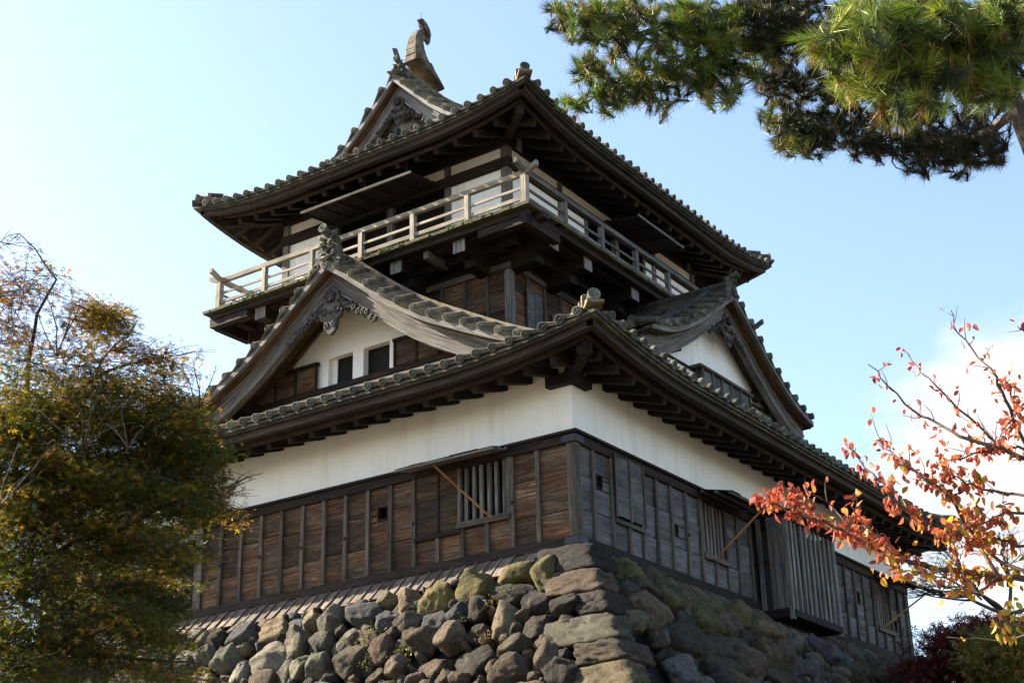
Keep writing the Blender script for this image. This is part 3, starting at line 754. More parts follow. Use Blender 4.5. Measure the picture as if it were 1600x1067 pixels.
# --- gables ----------------------------------------------------------
def gable(face, plane, wall, zfun, umax, name, pendant=1.0, board_h=.38, verge_dx=.38, barge_mat='grey_timber', wall_holes=(), zbase=None, roll=True, purl=True, rise=None):
    """curved verge boards, pendant, verge tiles and the plaster wall behind. zfun(u) = roof surface height"""
    rise = rise or (lambda u: .2)
    g = MB(); us = np.linspace(0, umax, 26)
    for s in (-1, 1):
        up_ = [Vector(Mf(face, s*u, plane, zfun(u))) for u in us]
        def off(o0, o1, z0, z1):
            a = Vector(Mf(face, 0, o0, 0)); b = Vector(Mf(face, 0, o1, 0)); return [a+Vector((0, 0, z0)), b+Vector((0, 0, z0)), b+Vector((0, 0, z1)), a+Vector((0, 0, z1))]
        k = board_h/.38
        g.ribbon(up_, off(-.22, .02, -.14*k, -.03), None, col=.85)            # outer verge plank
        g.ribbon(up_, off(-.30, -.22, -.20*k, -.05), None, col=.6)
        foot = [Vector(Mf(face, s*u, plane, zfun(u)-.16*k-.10*k*(u/umax)**2)) for u in us]
        g.ribbon(foot, off(-.36, -.24, -.36*k, .04), None, col=.45)            # main barge board
        g.ribbon(foot, off(-.24, -.215, -.35*k, -.30*k), None, col=.7); g.ribbon(foot, off(-.24, -.22, -.10*k, -.06*k), None, col=.7)
    root = g.build('barge_board', M[barge_mat], keep)
    sf = MB()
    for s in (-1, 1):
        sf.strip([Vector(Mf(face, s*u, plane-.05, zfun(u)-.15)) for u in us], [Vector(Mf(face, s*u, wall-.05, zfun(u)-.15)) for u in us], col=.6)
        for o in (plane-.55, wall+.12):
            sf.ribbon([Vector(Mf(face, s*u, o, zfun(u)-.21)) for u in us], [Vector(Mf(face, 0, -.04, -.05)), Vector(Mf(face, 0, .04, -.05)), Vector(Mf(face, 0, .04, .05)), Vector(Mf(face, 0, -.04, .05))], None, col=.3)
    sf.build('gable_soffit', M['board_brown'], root)
    if purl:
        pu = MB()
        for u in (0, umax*.52, -umax*.52):
            pu.beam(Mf(face, u, plane-.38, zfun(abs(u))-.42), Mf(face, u, wall-.1, zfun(abs(u))-.42), .16, .22)
        pu.build('purlin_end', M['dark_timber'], root)
    # pendant (gegyo): shield with curls, boss and cloud fins
    p = pendant; zt = zfun(0)-.52*board_h/.38; o0 = plane-.235
    outl = [(0, .12), (.17, -.04), (.20, -.16), (.15, -.24), (.22, -.30), (.27, -.40), (.24, -.52), (.16, -.56), (.15, -.62), (.14, -.72), (.07, -.80), (0, -.84)]
    outl = outl+[(-a, b) for a, b in outl[-2:0:-1]]
    gy = MB(); fn = lambda a, b, t: Mf(face, a*p, o0+t, zt+b*p)
    gy.prism(outl, fn, 0, .07*p)
    gb_ = gy.build('gable_pendant', M['pendant'], root); gy = MB()
    gy.tube([fn(0, -.12, .06), fn(0, -.12, .13)], .115*p, 14, True, col=.1)
    for k in range(6):
        a = k*1.047; gy.sphere(fn(.085*math.cos(a), -.12+.085*math.sin(a), .12), .035*p, n=7, mth=4, col=.1)
    gy.tube([fn(0, -.42, .05), fn(0, -.42, .09)], .035*p, 8, True, col=0.)
    for s in (-1, 1):
        for cx, cy, rr, ph in ((.16, -.40, .085, .5), (.09, -.66, .06, 1.2)):
            pts = [fn(s*(cx+rr*(1-t/9)*math.cos(ph+t)), cy+rr*(1-t/9)*math.sin(ph+t), .075) for t in np.linspace(0, 6.3, 14)]
            gy.tube(pts, .022*p, 6, True, col=.05)
    gy.build('pendant_boss', M['carved'], gb_)
    fn_ = MB()
    for s in (-1, 1):
        slope0 = 0
        for k in range(9):
            u = (.24+.095*k)*p; zz = zfun(u)-(.62-.012*k)*board_h/.38-.02-.035*math.sin(k*1.9); rr = (.085-.0055*k)*p
            pts = [Mf(face, s*(u+rr*(1-t/10)*math.cos(t)), o0+.03, zz+rr*(1-t/10)*math.sin(t)) for t in np.linspace(.5, 7.6, 12)]
            fn_.tube(pts, .026*p, 6, True); fn_.sphere(Mf(face, s*u, o0+.005, zz+.01), rr*.9, (1, .5, 1) if face in 'FB' else (.5, 1, 1), n=8, mth=5)
            if k % 2: fn_.sphere(Mf(face, s*(u+.02), o0, zz-.08*p), rr*.6, (1, .5, 1) if face in 'FB' else (.5, 1, 1), n=8, mth=5)
    fn_.build('cloud_fin', M['carved'], root)
    # verge tiles: short round tiles laid across the verge
    vt = MB(); vd = MB()
    u = .30
    while u < umax+.05:
        for s in (-1, 1):
            z = zfun(u)+.045; a = Vector(Mf(face, s*u, plane+.06, z)); b = Vector(Mf(face, s*(u+.0), plane-.44, z+rise(u)))
            vt.tube([a, b], .066, 9, True); disc(vd, a, Vector(Mf(face, 0, 1, 0)), .066)
            u2 = u-verge_dx/2; sl_ = (zfun(u2+.1)-zfun(u2-.1))/.2; nv = Vector(Mf(face, -s*sl_, 0, 1)); vt.beam(Mf(face, s*u2, plane+.025, zfun(u2)-.005), Mf(face, s*u2, plane-.43, zfun(u2)-.005+rise(u2)), verge_dx*math.hypot(1, sl_)+.02, .045, up=nv)
        u += verge_dx
    v = vt.build('verge_tiles', M['tile_dark'] if face in 'RL' else M['tile'], root); vd.build('verge_tile_discs', M['tile_disc'], root)
    if roll:
        rm = MB()
        for s in (-1, 1):
            pts = [Vector(Mf(face, s*u, plane-.49, zfun(u)-.01+rise(u))) for u in np.linspace(.12, umax, 16)]
            for i in range(2):
                for q in pts: pass
            rm.ribbon(pts, [Vector(Mf(face, 0, -.10, -.35)), Vector(Mf(face, 0, .08, -.15)), Vector(Mf(face, 0, .08, .06)), Vector(Mf(face, 0, -.08, .06))], None)
            rm.tube([q+Vector((0, 0, .09)) for q in pts], .07, 9, True)
        rm.build('descending_ridge', M['tile_dark'] if face in 'RL' else M['tile'], root)
    # plaster wall following the roof curve
    if zbase is not None:
        w = MB()
        cuts = sorted({-umax, umax, *[h[0] for h in wall_holes], *[h[1] for h in wall_holes], *np.linspace(-umax, umax, 25)})
        for a, b in zip(cuts[:-1], cuts[1:]):
            if b-a < 1e-5: continue
            mid = (a+b)/2; hs = [h for h in wall_holes if h[0] < mid < h[1]]
            ta, tb = zfun(abs(a))-.14, zfun(abs(b))-.14
            def pc(z0, za, zb):
                if max(za, zb) <= z0+.01: return
                w.prism([(a, z0), (b, z0), (b, max(zb, z0)), (a, max(za, z0))], lambda x, y, t: Mf(face, x, t, y), wall-.15, wall, col=.5)
            if hs: pc(zbase, hs[0][2], hs[0][2]); pc(hs[0][3], ta, tb)
            else: pc(zbase, ta, tb)
        w.build('gable_wall', M['plaster'], root)
    return root
M['carved'] = wood('carved', (.018, .016, .017), (.055, .05, .05), (.12, .11, .105), None, (8, 12, 1), vary=.3)
zl = lambda u: interp(lower.tab, 7.43-abs(u)); zu = lambda u: interp(upper.tab, 4.45-abs(u))
gF = gable('F', 5.85, 4.85, zl, 5.0, 'front', 1.1, .40, rise=lambda u: .11+.13*min(1, max(0, (5.0-u)/2.5)), wall_holes=[(-.76, -.13, 4.73, 5.34), (.14, .80, 4.73, 5.34)], zbase=4.2)
gB = gable('B', 5.85, 4.85, zl, 5.0, 'back', 1.0, .40, rise=lambda u: .11+.13*min(1, max(0, (5.0-u)/2.5)), zbase=4.2)
tabR = smooth_tab([(0, 6.66), (.4, 6.40), (.8, 6.13), (1.37, 5.74), (1.83, 5.47), (2.26, 5.24), (3.0, 4.96), (3.5, 4.86)])
zr = lambda u: interp(tabR, abs(u))
gR = gable('R', 5.85, 5.25, zr, 3.45, 'right', .8, .34, zbase=3.6, rise=lambda u: .12)
gL = gable('L', 5.85, 5.25, zr, 3.45, 'left', .8, .34, zbase=3.6, rise=lambda u: .12)
gU = gable('F', 3.86, 3.40, zu, 3.1, 'top', .75, .36, barge_mat='pale_timber', zbase=None, purl=False, rise=lambda u: .20)
gU2 = gable('B', 3.86, 3.40, zu, 3.1, 'topback', .75, .36, zbase=None, purl=False, rise=lambda u: .20)
# boarding inside the two upper gables
for sy, rt in ((-1, gU), (1, gU2)):
    w = MB(); cuts = np.linspace(-3.1, 3.1, 33)
    for a, b in zip(cuts[:-1], cuts[1:]):
        za, zb = zu(abs(a))-.13, zu(abs(b))-.13
        w.prism([(a+.003, 9.9), (b-.003, 9.9), (b-.003, zb), (a+.003, za)], lambda x, y, t: (x, sy*t, y), 3.36, 3.40)
    w.build('gable_boarding', M['pale_timber'], rt)
    w = MB()
    for k in range(34):
        u = random.uniform(-.8, .8); zz = random.uniform(10.9, zu(abs(u))-.42)
        rr = random.uniform(.035, .075); w.tube([(u+rr*(1-t/10)*math.cos(t), sy*3.43, zz+rr*(1-t/10)*math.sin(t)) for t in np.linspace(0, 7, 10)], .017, 5, True)
    w.build('carved_cloud_panel', M['carved'], rt)
# openings of the front gable
mb = MB(); mb.box((-3.3, -4.92, 4.62), (3.3, -4.80, 4.725), 0); mb.build('gable_sill', M['dark_timber'], gF)
mb = MB(); mb.box((-1.5, -4.67, 4.5), (1.5, -4.1, 5.5)); mb.build('gable_shade_block', M['interior_shade'], gF)  # near-black block stands in for shade behind the gable openings
mb = MB(); mb.box((-.755, -4.73, 4.735), (-.64, -4.70, 5.335), 2); mb.build('sliding_panel', M['plaster'], gF)
for (a, b) in ((-3.2, -1.0), (1.0, 3.1)):
    mb = MB(); n = 4
    for k in range(n): mb.box((a+(b-a)*k/n+.01, -4.93, 4.73), (a+(b-a)*(k+1)/n-.01, -4.90, 5.22), 0)
    s_ = mb.build('gable_shutter', M['board_brown'], gF); mb = MB()
    for k in range(n+1): u = a+(b-a)*k/n; mb.box((u-.025, -4.955, 4.72), (u+.025, -4.931, 5.25), 2)
    mb.box((a-.04, -4.97, 5.225), (b+.04, -4.885, 5.29), 0); mb.build('shutter_frame', M['dark_timber'], s_)
# shelf box on the right gable
mb = MB()
for k in range(5): mb.box((5.40, -.86+.41*k, 4.35), (5.44, -.86+.41*k+.385, 4.86), 2)
s_ = mb.build('gable_box', M['board_grey'], gR); mb = MB()
for k in range(6): mb.box((5.441, -.885+.41*k, 4.35), (5.475, -.84+.41*k, 4.87), 2)
mb.box((5.26, -1.0, 4.875), (5.50, 1.32, 4.93), 1); mb.box((5.26, -.88, 4.35), (5.39, -.84, 4.87), 2); mb.box((5.26, 1.17, 4.35), (5.39, 1.21, 4.87), 2)
mb.build('box_frame', M['batten'], s_)
mb = MB(); mb.beam((5.26, -2.4, 4.86), (5.30, 2.4, 4.86), .04, .05); mb.build('wall_strip', M['dark_timber'], gR)

# cross roof behind the side gables
for sx, f, rt in ((1, 'R', gR), (-1, 'L', gL)):
    su = MB(); tb = MB(); dc = MB(); sd = MB()
    for s in (-1, 1):
        us = np.linspace(0, 3.5, 20)
        su.strip([Mf(f, s*u, 5.85, zr(u)) for u in us], [Mf(f, s*u, 2.9, zr(u)) for u in us], col=.3)
        su.strip([Mf(f, s*u, 5.85, zr(u)-.12) for u in us], [Mf(f, s*u, 2.9, zr(u)-.12) for u in us], col=.3)
        for k in range(9):
            o = 5.18-.30*k
            pts = [Vector(Mf(f, s*u, o, zr(u)+.03)) for u in np.linspace(3.56, .1, 9)]
            tb.tube(pts, .066, 9, True); disc(dc, pts[0], pts[0]-pts[1], .066)
            for q in np.arange(.4, 3.4, .42): tb.tube([Mf(f, s*q, o, zr(q)+.03), Mf(f, s*(q+.03), o, zr(q+.03)+.03)], .077, 9, True, col=random.random())
        sd.box(Mf(f, s*3.46, 5.80, zr(3.5)-.16), Mf(f, s*3.40, 3.0, zr(3.5)-.04))
        sd.box(Mf(f, s*2.98, 5.24, 3.2), Mf(f, s*2.94, 3.0, zr(3.)-.1), 0 if f in 'RL' else 1)
    mb = MB(); ridge(mb, [Mf(f, 0, o, zr(0)+.02) for o in np.linspace(5.80, 3.0, 5)], .26, .20, .08, 3)
    q = su.build('cross_roof_tiling', M['tile_dark'], rt); tb.build('round_tile_rows', M['tile_dark'], q); dc.build('tile_end_discs', M['tile_disc'], q)
    sd.build('cross_roof_eave_board', M['eave_timber'], rt); mb.build('cross_ridge', M['tile_dark'], rt)
# main ridges
mb = MB(); ridge(mb, [(0, y, zl(0)+.02+.0*abs(y)) for y in np.linspace(-5.55, -3.9, 5)], .30, .26, .085, 4); mb.build('lower_ridge', M['tile'], keep)
mb = MB(); ridge(mb, [(0, y, zl(0)+.02) for y in np.linspace(5.55, 3.9, 5)], .30, .26, .085, 4); mb.build('lower_ridge', M['tile'], keep)
mb = MB(); ridge(mb, [(0, y, zu(0)+.02+.10*(abs(y)/3.8)**2) for y in np.linspace(-3.70, 3.70, 13)], .28, .20, .085, 3); mb.build('main_ridge', M['tile'], keep)

def ogre_tile(p, out, sc, crowned=True):
    """demon-mask end tile: shield, brow, cheeks, horns and curls, with a round tile on top"""
    p = Vector(p); out = Vector(out).normalized(); sd = Vector((0, 0, 1)).cross(out).normalized()
    f = lambda a, b, t: p+sd*a*sc+Vector((0, 0, b*sc))+out*t*sc
    mb = MB()
    ol = [(0, .62), (.13, .60), (.22, .52), (.21, .40), (.27, .30), (.26, .16), (.34, .06), (.36, -.08), (.28, -.16), (.18, -.12), (0, -.02)]
    ol = ol+[(-a, b) for a, b in ol[-2:0:-1]]
    mb.prism(ol, f, -.14, .0)
    for s in (-1, 1):
        mb.sphere(f(s*.10, .36, -.01), .065*sc, n=9, mth=6); mb.sphere(f(s*.10, .36, .08), .03*sc, n=7, mth=4, col=0)
        mb.sphere(f(s*.15, .19, -.03), .09*sc, n=9, mth=6); mb.tube([f(s*.08, .50, .0), f(s*.17, .56, .05), f(s*.24, .64, .03)], [.055*sc, .04*sc, .012*sc], 7)
        mb.tube([f(s*.04, .42, .05), f(s*.12, .45, .07), f(s*.20, .42, .02)], .03*sc, 6)
        pts = [f(s*(.27+.08*(1-t/9)*math.cos(t)), -.04+.08*(1-t/9)*math.sin(t), .02) for t in np.linspace(0, 6.5, 12)]
        mb.tube(pts, .03*sc, 6)
        mb.tube([f(s*.06, .12, .06), f(s*.07, .05, .07)], [.025*sc, .006*sc], 6)
    mb.sphere(f(0, .27, .02), .055*sc, n=8, mth=5); mb.tube([f(-.13, .13, .04), f(0, .10, .07), f(.13, .13, .04)], .035*sc, 6); mb.sphere(f(0, .03, -.02), .07*sc, n=8, mth=5)
    mb.tube([f(0, .60, -.28), f(0, .64, .02), f(0, .70, .18)], .085*sc, 12)
    o = mb.build('ridge_end_ornament', M['tile_ogre'], keep)
    d2 = MB(); disc(d2, f(0, .70, .18), out+Vector((0, 0, .2)), .088*sc)
    disc(d2, f(-.0, -.06, .10), out, .08*sc); d2.build('ridge_end_disc', M['tile_disc'], o)
    return o
M['tile_ogre'] = tile('weathered_carving', (.055, .057, .048), (.13, .125, .085), (.05, .055, .035))
ogre_tile((0, -5.80, 6.86), (0, -1, 0), 1.0); ogre_tile((0, 5.80, 6.86), (0, 1, 0), 1.0)
ogre_tile((5.86, 0, 6.66), (1, 0, 0), .62); ogre_tile((-5.86, 0, 6.66), (-1, 0, 0), .62)
ogre_tile((0, -3.68, 12.17), (0, -1, 0), .64); ogre_tile((0, 3.68, 12.17), (0, 1, 0), .64)

# --- the pair of fish ornaments on the top ridge
def fish(sy):
    """leaping fish: tapering body standing on the ridge, tail curled back"""
    def on(px, py, x):
        d = at(px, py, 1)-CC; q = CC+d*((x-CC[0])/d[0]); return -q[1], q[2]
    def yz(a, b): return on(580+a*.1405, 10+b*.1405, 0)
    k_ = .1963
    secs = [(228, 642, 662, .04), (250, 604, 676, .08), (275, 570, 681, .11), (310, 546, 680, .135), (352, 532, 680, .155), (356, 530, 682, .165), (405, 519, 690, .18), (409, 517, 693, .19), (455, 511, 708, .20), (460, 510, 712, .215), (510, 500, 735, .22), (515, 515, 752, .235), (570, 550, 775, .24), (640, 610, 812, .23), (712, 700, 845, .20)]
    mb = MB(); n = 8; rows = []
    for Y, Lx, Rx, w in secs:
        yf, zf = on(530+Lx*k_, Y*k_, -w); yb, zb = on(530+Rx*k_, Y*k_, w); zf = min(zf, zb+.25); c = .14
        row = []
        for fx, fy in ((-1, c), (-1+2*c, 0), (1-2*c, 0), (1, c), (1, 1-c), (1-2*c, 1), (-1+2*c, 1), (-1, 1-c)):
            row.append((fx*w*sy*-1, sy*(yf+(yb-yf)*fy), zf+(zb-zf)*fy))
        rows.append(row)
    base = 0
    for r_ in rows: mb.v.extend(r_)
    K = len(rows)
    for i in range(K-1):
        cv = .15 if secs[i+1][0]-secs[i][0] < 6 else random.uniform(.3, .9)
        for k in range(n):
            l = (k+1) % n; mb.face([i*n+k, i*n+l, (i+1)*n+l, (i+1)*n+k], [(0, 0), (.1, 0), (.1, .1), (0, .1)], (cv, .5, .5, 1))
    mb.face(list(range(n)), [(0, 0)]*n, (.4, .5, .5, 1)); mb.face([(K-1)*n+k for k in range(n)], [(0, 0)]*n, (.4, .5, .5, 1))
    def plate(pts, x0, x1, col):
        mb.prism([yz(*p) for p in pts], lambda a, b, t: (t, sy*a, b), x0, x1, col=col)
    plate([(519, 151), (545, 144), (575, 175), (607, 230), (632, 290), (650, 350), (645, 410), (628, 434), (606, 398), (585, 372), (578, 320), (560, 260), (545, 225), (540, 190)], -.03, .03, .3)
    plate([(545, 150), (590, 205), (622, 270), (640, 350), (612, 350), (570, 250)], .03, .08, .6); plate([(560, 190), (600, 250), (630, 330), (640, 390), (606, 350), (575, 270)], -.09, -.03, .4)
    o = mb.build('fish_ornament', M['copper'], keep)
    r = MB(); y_, z_ = yz(556, 150); y2, z2 = yz(558, 80); r.tube([(0, sy*y_, z_), (0, sy*y_, z2)], .008, 5); r.build('lightning_rod', M['iron'], o)
    return o
fish(-1); fish(1)
mb = MB(); mb.prism([(-.06, 0), (.06, 0), (.05, .30), (-.05, .34)], lambda a, b, t: (a, -3.70-b*.42+t, 12.60+b*.8), 0, .05); mb.build('ridge_finial', M['tile_ogre'], keep)

# ---------------------------------------------------------------- tower: second storey
mb = MB(); mb.box((-C3+.06, -D3+.06, 3.2), (C3-.06, D3-.06, 7.25)); tw = mb.build('tower_wall', M['dark_timber'], keep)
for f in 'FRBL':
    U, O = half3[f]; mb = MB(); bt = MB(); n = 11 if f in 'FB' else 13; st = 2*U/n
    for k in range(n):
        for j, (z0, z1) in enumerate(((4.0, 5.0), (5.0, 5.35), (5.35, 5.75), (5.75, 6.18), (6.18, 6.6), (6.6, 6.75))):
            mb.beam(Mf(f, -U+st*k+.03, O-.04, (z0+z1)/2), Mf(f, -U+st*(k+1)-.03, O-.04, (z0+z1)/2+random.uniform(-.006, .006)), .03, z1-z0-.012)
        if k: fbox(bt, f, -U+st*k-.035, -U+st*k+.035, O-.02, O+.012, 4.0, 6.6, 'z')
    e = .02 if f in 'FB' else -.03
    fbox(bt, f, -U-e, U+e, O-.03, O+.03, 6.60, 6.72, 'u')
    b_ = mb.build('tower_boards', M['board_brown'] if f in 'FL' else M['board_brown'], tw); bt.build('batten_frame', M['batten'], b_)
mb = MB()
for sx in (-1, 1):
    for sy in (-1, 1): mb = MB(); mb.box((sx*(C3+.015), sy*(D3+.015), 3.6), (sx*(C3-.13), sy*(D3-.13), 6.58), 2); mb.build('tower_corner_post', M['grey_timber'], tw)
mb = MB()
for (a, b) in ((-3.43, -3.18), (-3.17, -2.92)):
    for k in range(4): fbox(mb, 'R', a, b-.01, C3+.035, C3+.06, 5.0+.33*k, 5.32+.33*k, 'u')
mb.build('tower_shutter', M['board_grey'], tw); mb = MB()
for (a, b) in ((-2.55, -2.25), (-2.24, -1.95)):
    for k in range(4): fbox(mb, 'R', a, b-.01, C3+.035, C3+.06, 5.0+.28*k, 5.27+.28*k, 'u')
mb.build('tower_shutter', M['board_grey'], tw)
mb = MB()
for (a, z) in ((.95, 5.65), (2.0, 5.45)): fbox(mb, 'F', a, a+.22, D3-.02, D3+.02, z, z+.25)
fbox(mb, 'R', -1.45, -1.25, C3-.02, C3+.035, 6.3, 6.55); mb.build('tower_loophole', M['interior_shade'], tw)  # near-black blocks on solid boards stand in for shaded openings

# --- balcony
hb = 7.22; BA, BB = 4.01, 4.81; halfb = {'F': (BA, BB), 'B': (BA, BB), 'R': (BB, BA), 'L': (BB, BA)}
mb = MB()
for f in 'FRBL':
    U, O = halfb[f]; Uo = U+.24; inner = half3[f][1]-.05; n = int(2*Uo/.21); w = 2*Uo/n
    for k in range(n):
        u = -Uo+w*(k+.5)
        if f in 'FB': a = inner
        else:
            if abs(u) > BB-.92+.02: continue
            a = inner
        fbox(mb, f, u-w/2+.003, u+w/2-.003, a, O+.24+random.uniform(-.012, .012), hb-.065, hb, None)
bal = mb.build('balcony', M['moss_timber'], keep, 'balcony with plain wooden railing running round the top storey')
mb = MB()
for f in 'FRBL':
    U, O = halfb[f]; e = .12 if f in 'FB' else -.21
    fbox(mb, f, -U-e, U+e, O-.02, O+.12, hb-.19, hb-.07, 'u')
    e = .02 if f in 'FB' else -.25
    fbox(mb, f, -U-e-.3, U+e+.3 if f in 'FB' else U+e+.3, O-.34, O-.14, hb-.22, hb-.10, 'u')
    e2 = -.6
    fbox(mb, f, -U-e2, U+e2, half3[f][1]+.1, half3[f][1]+.3, hb-.33, hb-.08, 'u')
mb.build('deck_beam', M['dark_timber'], bal)
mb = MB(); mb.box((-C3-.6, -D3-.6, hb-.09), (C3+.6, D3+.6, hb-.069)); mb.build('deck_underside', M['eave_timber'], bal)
br = {'F': [-2.80, -.87, .87, 2.43], 'B': [-2.8, -.87, .87, 2.8], 'R': [-3.78, -2.56, -.72, .72, 2.56, 3.78], 'L': [-3.78, -2.56, -.72, .72, 2.56, 3.78]}
for f in 'FRBL':
    U, O = halfb[f]
    for u in br[f]:
        mb = MB(); oe = O-.04; mb.beam(Mf(f, u, oe-.012, 6.94), Mf(f, u, half3[f][1]-.1, 6.94), .27, .31); mb.beam(Mf(f, u, oe-.35, 6.70), Mf(f, u, half3[f][1]-.1, 6.66), .26, .22)
        bb = mb.build('bracket_beam', M['eave_timber'], keep); mb = MB()
        mb.beam(Mf(f, u, oe+.008, 6.94), Mf(f, u, oe-.0125, 6.94), .28, .32, col=.6)
        mb.build('beam_end_cover', M['end_grain'], bb); mb = MB()
        mb.beam(Mf(f, u-.24, oe-.03, 7.122), Mf(f, u+.24, oe-.03, 7.122), .12, .03); mb.build('beam_cap_board', M['moss_timber'], bb)
    for u in ([1.63, -1.9] if f == 'F' else []):
        mb = MB(); mb.beam(Mf(f, u, O-.03, 6.96), Mf(f, u, O-.7, 6.96), .13, .16); mb.build('small_beam_end', M['grey_timber'], keep)
for sx in (-1, 1):
    for sy in (-1, 1):
        mb = MB(); mb.box((sx*(BA-1.0), sy*(BB-.02), 6.84), (sx*(BA+.10), sy*(BB+.14), 6.99), 0); mb.box((sx*(BA-.04), sy*(BB-1.0), 6.992), (sx*(BA+.12), sy*(BB+.14), 7.02), 1)
        mb.box((sx*(BA-.04), sy*(BB-1.0), 6.83), (sx*(BA+.12), sy*(BB-.022), 6.985), 1); mb.build('corner_deck_beam', M['dark_timber'], keep)
# railing
for f in 'FRBL':
    U, O = halfb[f]
    mb = MB(); n = 6 if f in 'FB' else 7
    ext = .30
    # top rail with upswept ends
    K = 15; zs = hb+.735
    pts = []
    for t in np.linspace(-U-ext, U+ext, 33):
        e = max(0, abs(t)-U+.12); pts.append(Vector(Mf(f, t, O, zs+(.0 if f in 'FB' else .0)+e*e*.75)))
    dz = .0 if f in 'FB' else .03
    mb.ribbon(pts, [Vector(Mf(f, 0, -.045, -.05+dz)), Vector(Mf(f, 0, .045, -.05+dz)), Vector(Mf(f, 0, .045, .05+dz)), Vector(Mf(f, 0, -.045, .05+dz))], None)
    mb.build('top_rail', M['rail_timber'] if f in 'FL' else M['rail_grey'] if 'rail_grey' in M else M['grey_timber'], bal)  # pale copy on the sun sides, grey copy on the shaded ones
    mb = MB(); mb.beam(Mf(f, -U, O, hb+.44), Mf(f, U, O, hb+.44), .035, .05); mb.beam(Mf(f, -U, O, hb+.23), Mf(f, U, O, hb+.23), .045, .075); mb.beam(Mf(f, -U, O-.02, hb+.03), Mf(f, U, O-.02, hb+.03), .08, .06)
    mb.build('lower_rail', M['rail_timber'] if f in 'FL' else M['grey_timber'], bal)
    for k in range(n+1):
        if f in 'RL' and k in (0, n): continue
        u = -U+2*U*k/n
        mb = MB(); cnr = k in (0, n); w = .125 if cnr else .10
        mb.beam(Mf(f, u, O, hb), Mf(f, u, O, hb+.685), w, w, up=Mf(f, 0, 1, 0), col=.5)
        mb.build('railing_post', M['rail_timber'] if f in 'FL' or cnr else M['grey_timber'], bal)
mb = MB()
for sx in (-1, 1):
    for sy in (-1, 1): # saddle piece on the corner posts
        mb.prism([(-.26, .15), (-.20, .0), (-.09, -.07), (.09, -.07), (.20, .0), (.26, .15), (.20, .15), (.10, .055), (-.10, .055), (-.20, .15)], lambda a, b, t: (sx*(BA+.02)+(a)*.72*sx-t*.7*0, sy*(BB+.02)-sy*a*.72+t, hb+.61+b), -.04, .04)
pass
mb = MB()   # moss and small weeds on the deck edge
for k in range(90):
    u = random.choice([random.gauss(.8, .25), random.gauss(-2.9, .22), random.gauss(2.9, .3)]); zz = hb-.01
    mb.beam((u, -BB-.235+random.uniform(-.02, .02), zz-random.uniform(0, .08)), (u+random.uniform(-.02, .02), -BB-.25, zz+random.uniform(.0, .05)), .02, .006)
mw = new_mat('weeds'); mw[2].inputs['Base Color'].default_value = (.05, .075, .012, 1); M['weeds'] = mw[0]
mb.build('deck_moss', M['weeds'], bal)

# --- top storey
mb = MB(); mb.box((-C3+.5, -D3+.5, hb), (C3-.5, D3-.5, 9.7)); ts = mb.build('top_storey_shade_block', M['interior_shade'], keep)  # solid near-black block in place of the shaded room
ops = {'F': (-1.515, 1.515), 'B': (-1.515, 1.515), 'R': (-.9, 1.45), 'L': (-.98, .98)}
PS = []; wb = MB(); ng = MB(); pl = MB()
for f in 'FRBL':
    U, O = half3[f]; a, b = ops[f]; e = 0 if f in 'FB' else .16
    fbox(wb, f, -U+.06+e*0.6, a, O-.16, O-.045, hb+.002, 8.84, col=.5); fbox(wb, f, b, U-.06-e*.6, O-.16, O-.045, hb+.002, 8.84, col=.5)
    fbox(wb, f, -U+.06+e*.6, U-.06-e*.6, O-.16, O-.045, 9.04, 9.6, col=.5)
    fbox(ng, f, -U-.04 if f in 'FB' else -U+.06, U+.04 if f in 'FB' else U-.06, O-.05, O+.045, 8.84, 9.05, 'u')
    fbox(ng, f, -U+.05, U-.05, O-.05, O+.02, hb+.004, hb+.10, 'u')
    fbox(pl, f, -U+.1 if f in 'RL' else -U-.02, U-.1 if f in 'RL' else U+.02, O-.10, O+.03, 9.32, 9.56, 'u')
    n = 4
    for k in range(1, n):
        u = -U+2*U*k/n
        if f == 'R' and k == 2: u = .3
        PS.append((f, u-.075, u+.075, O-.12, O-.01, hb+.001, 9.32))
    if f == 'R': PS += [(f, a-.11, a, O-.12, O-.012, hb+.001, 8.84), (f, b, b+.10, O-.12, O-.012, hb+.001, 8.84)]
for sx in (-1, 1):
    for sy in (-1, 1): PS.append((sx, sy))
wl = wb.build('top_storey_wall', M['plaster'], keep); 
for p_ in PS:
    mb = MB()
    if len(p_) == 2: mb.box((p_[0]*C3, p_[1]*D3, hb+.001), (p_[0]*(C3-.17), p_[1]*(D3-.17), 9.5), 2)
    else: fbox(mb, *p_, 'z')
    mb.build('wall_post', M['grey_timber'], wl)
ng.build('tie_rail', M['dark_timber'], wl); pl.build('wall_plate', M['eave_timber'], wl)
mb = MB()
for k in range(20): u = -1.4+.147*k; fbox(mb, 'F', u-.012, u+.012, D3-.10, D3-.07, hb+.10, hb+.52, 'z')
fbox(mb, 'F', -1.45, 1.45, D3-.11, D3-.06, hb+.52, hb+.56, 'u'); mb.build('window_balusters', M['dark_timber'], wl)
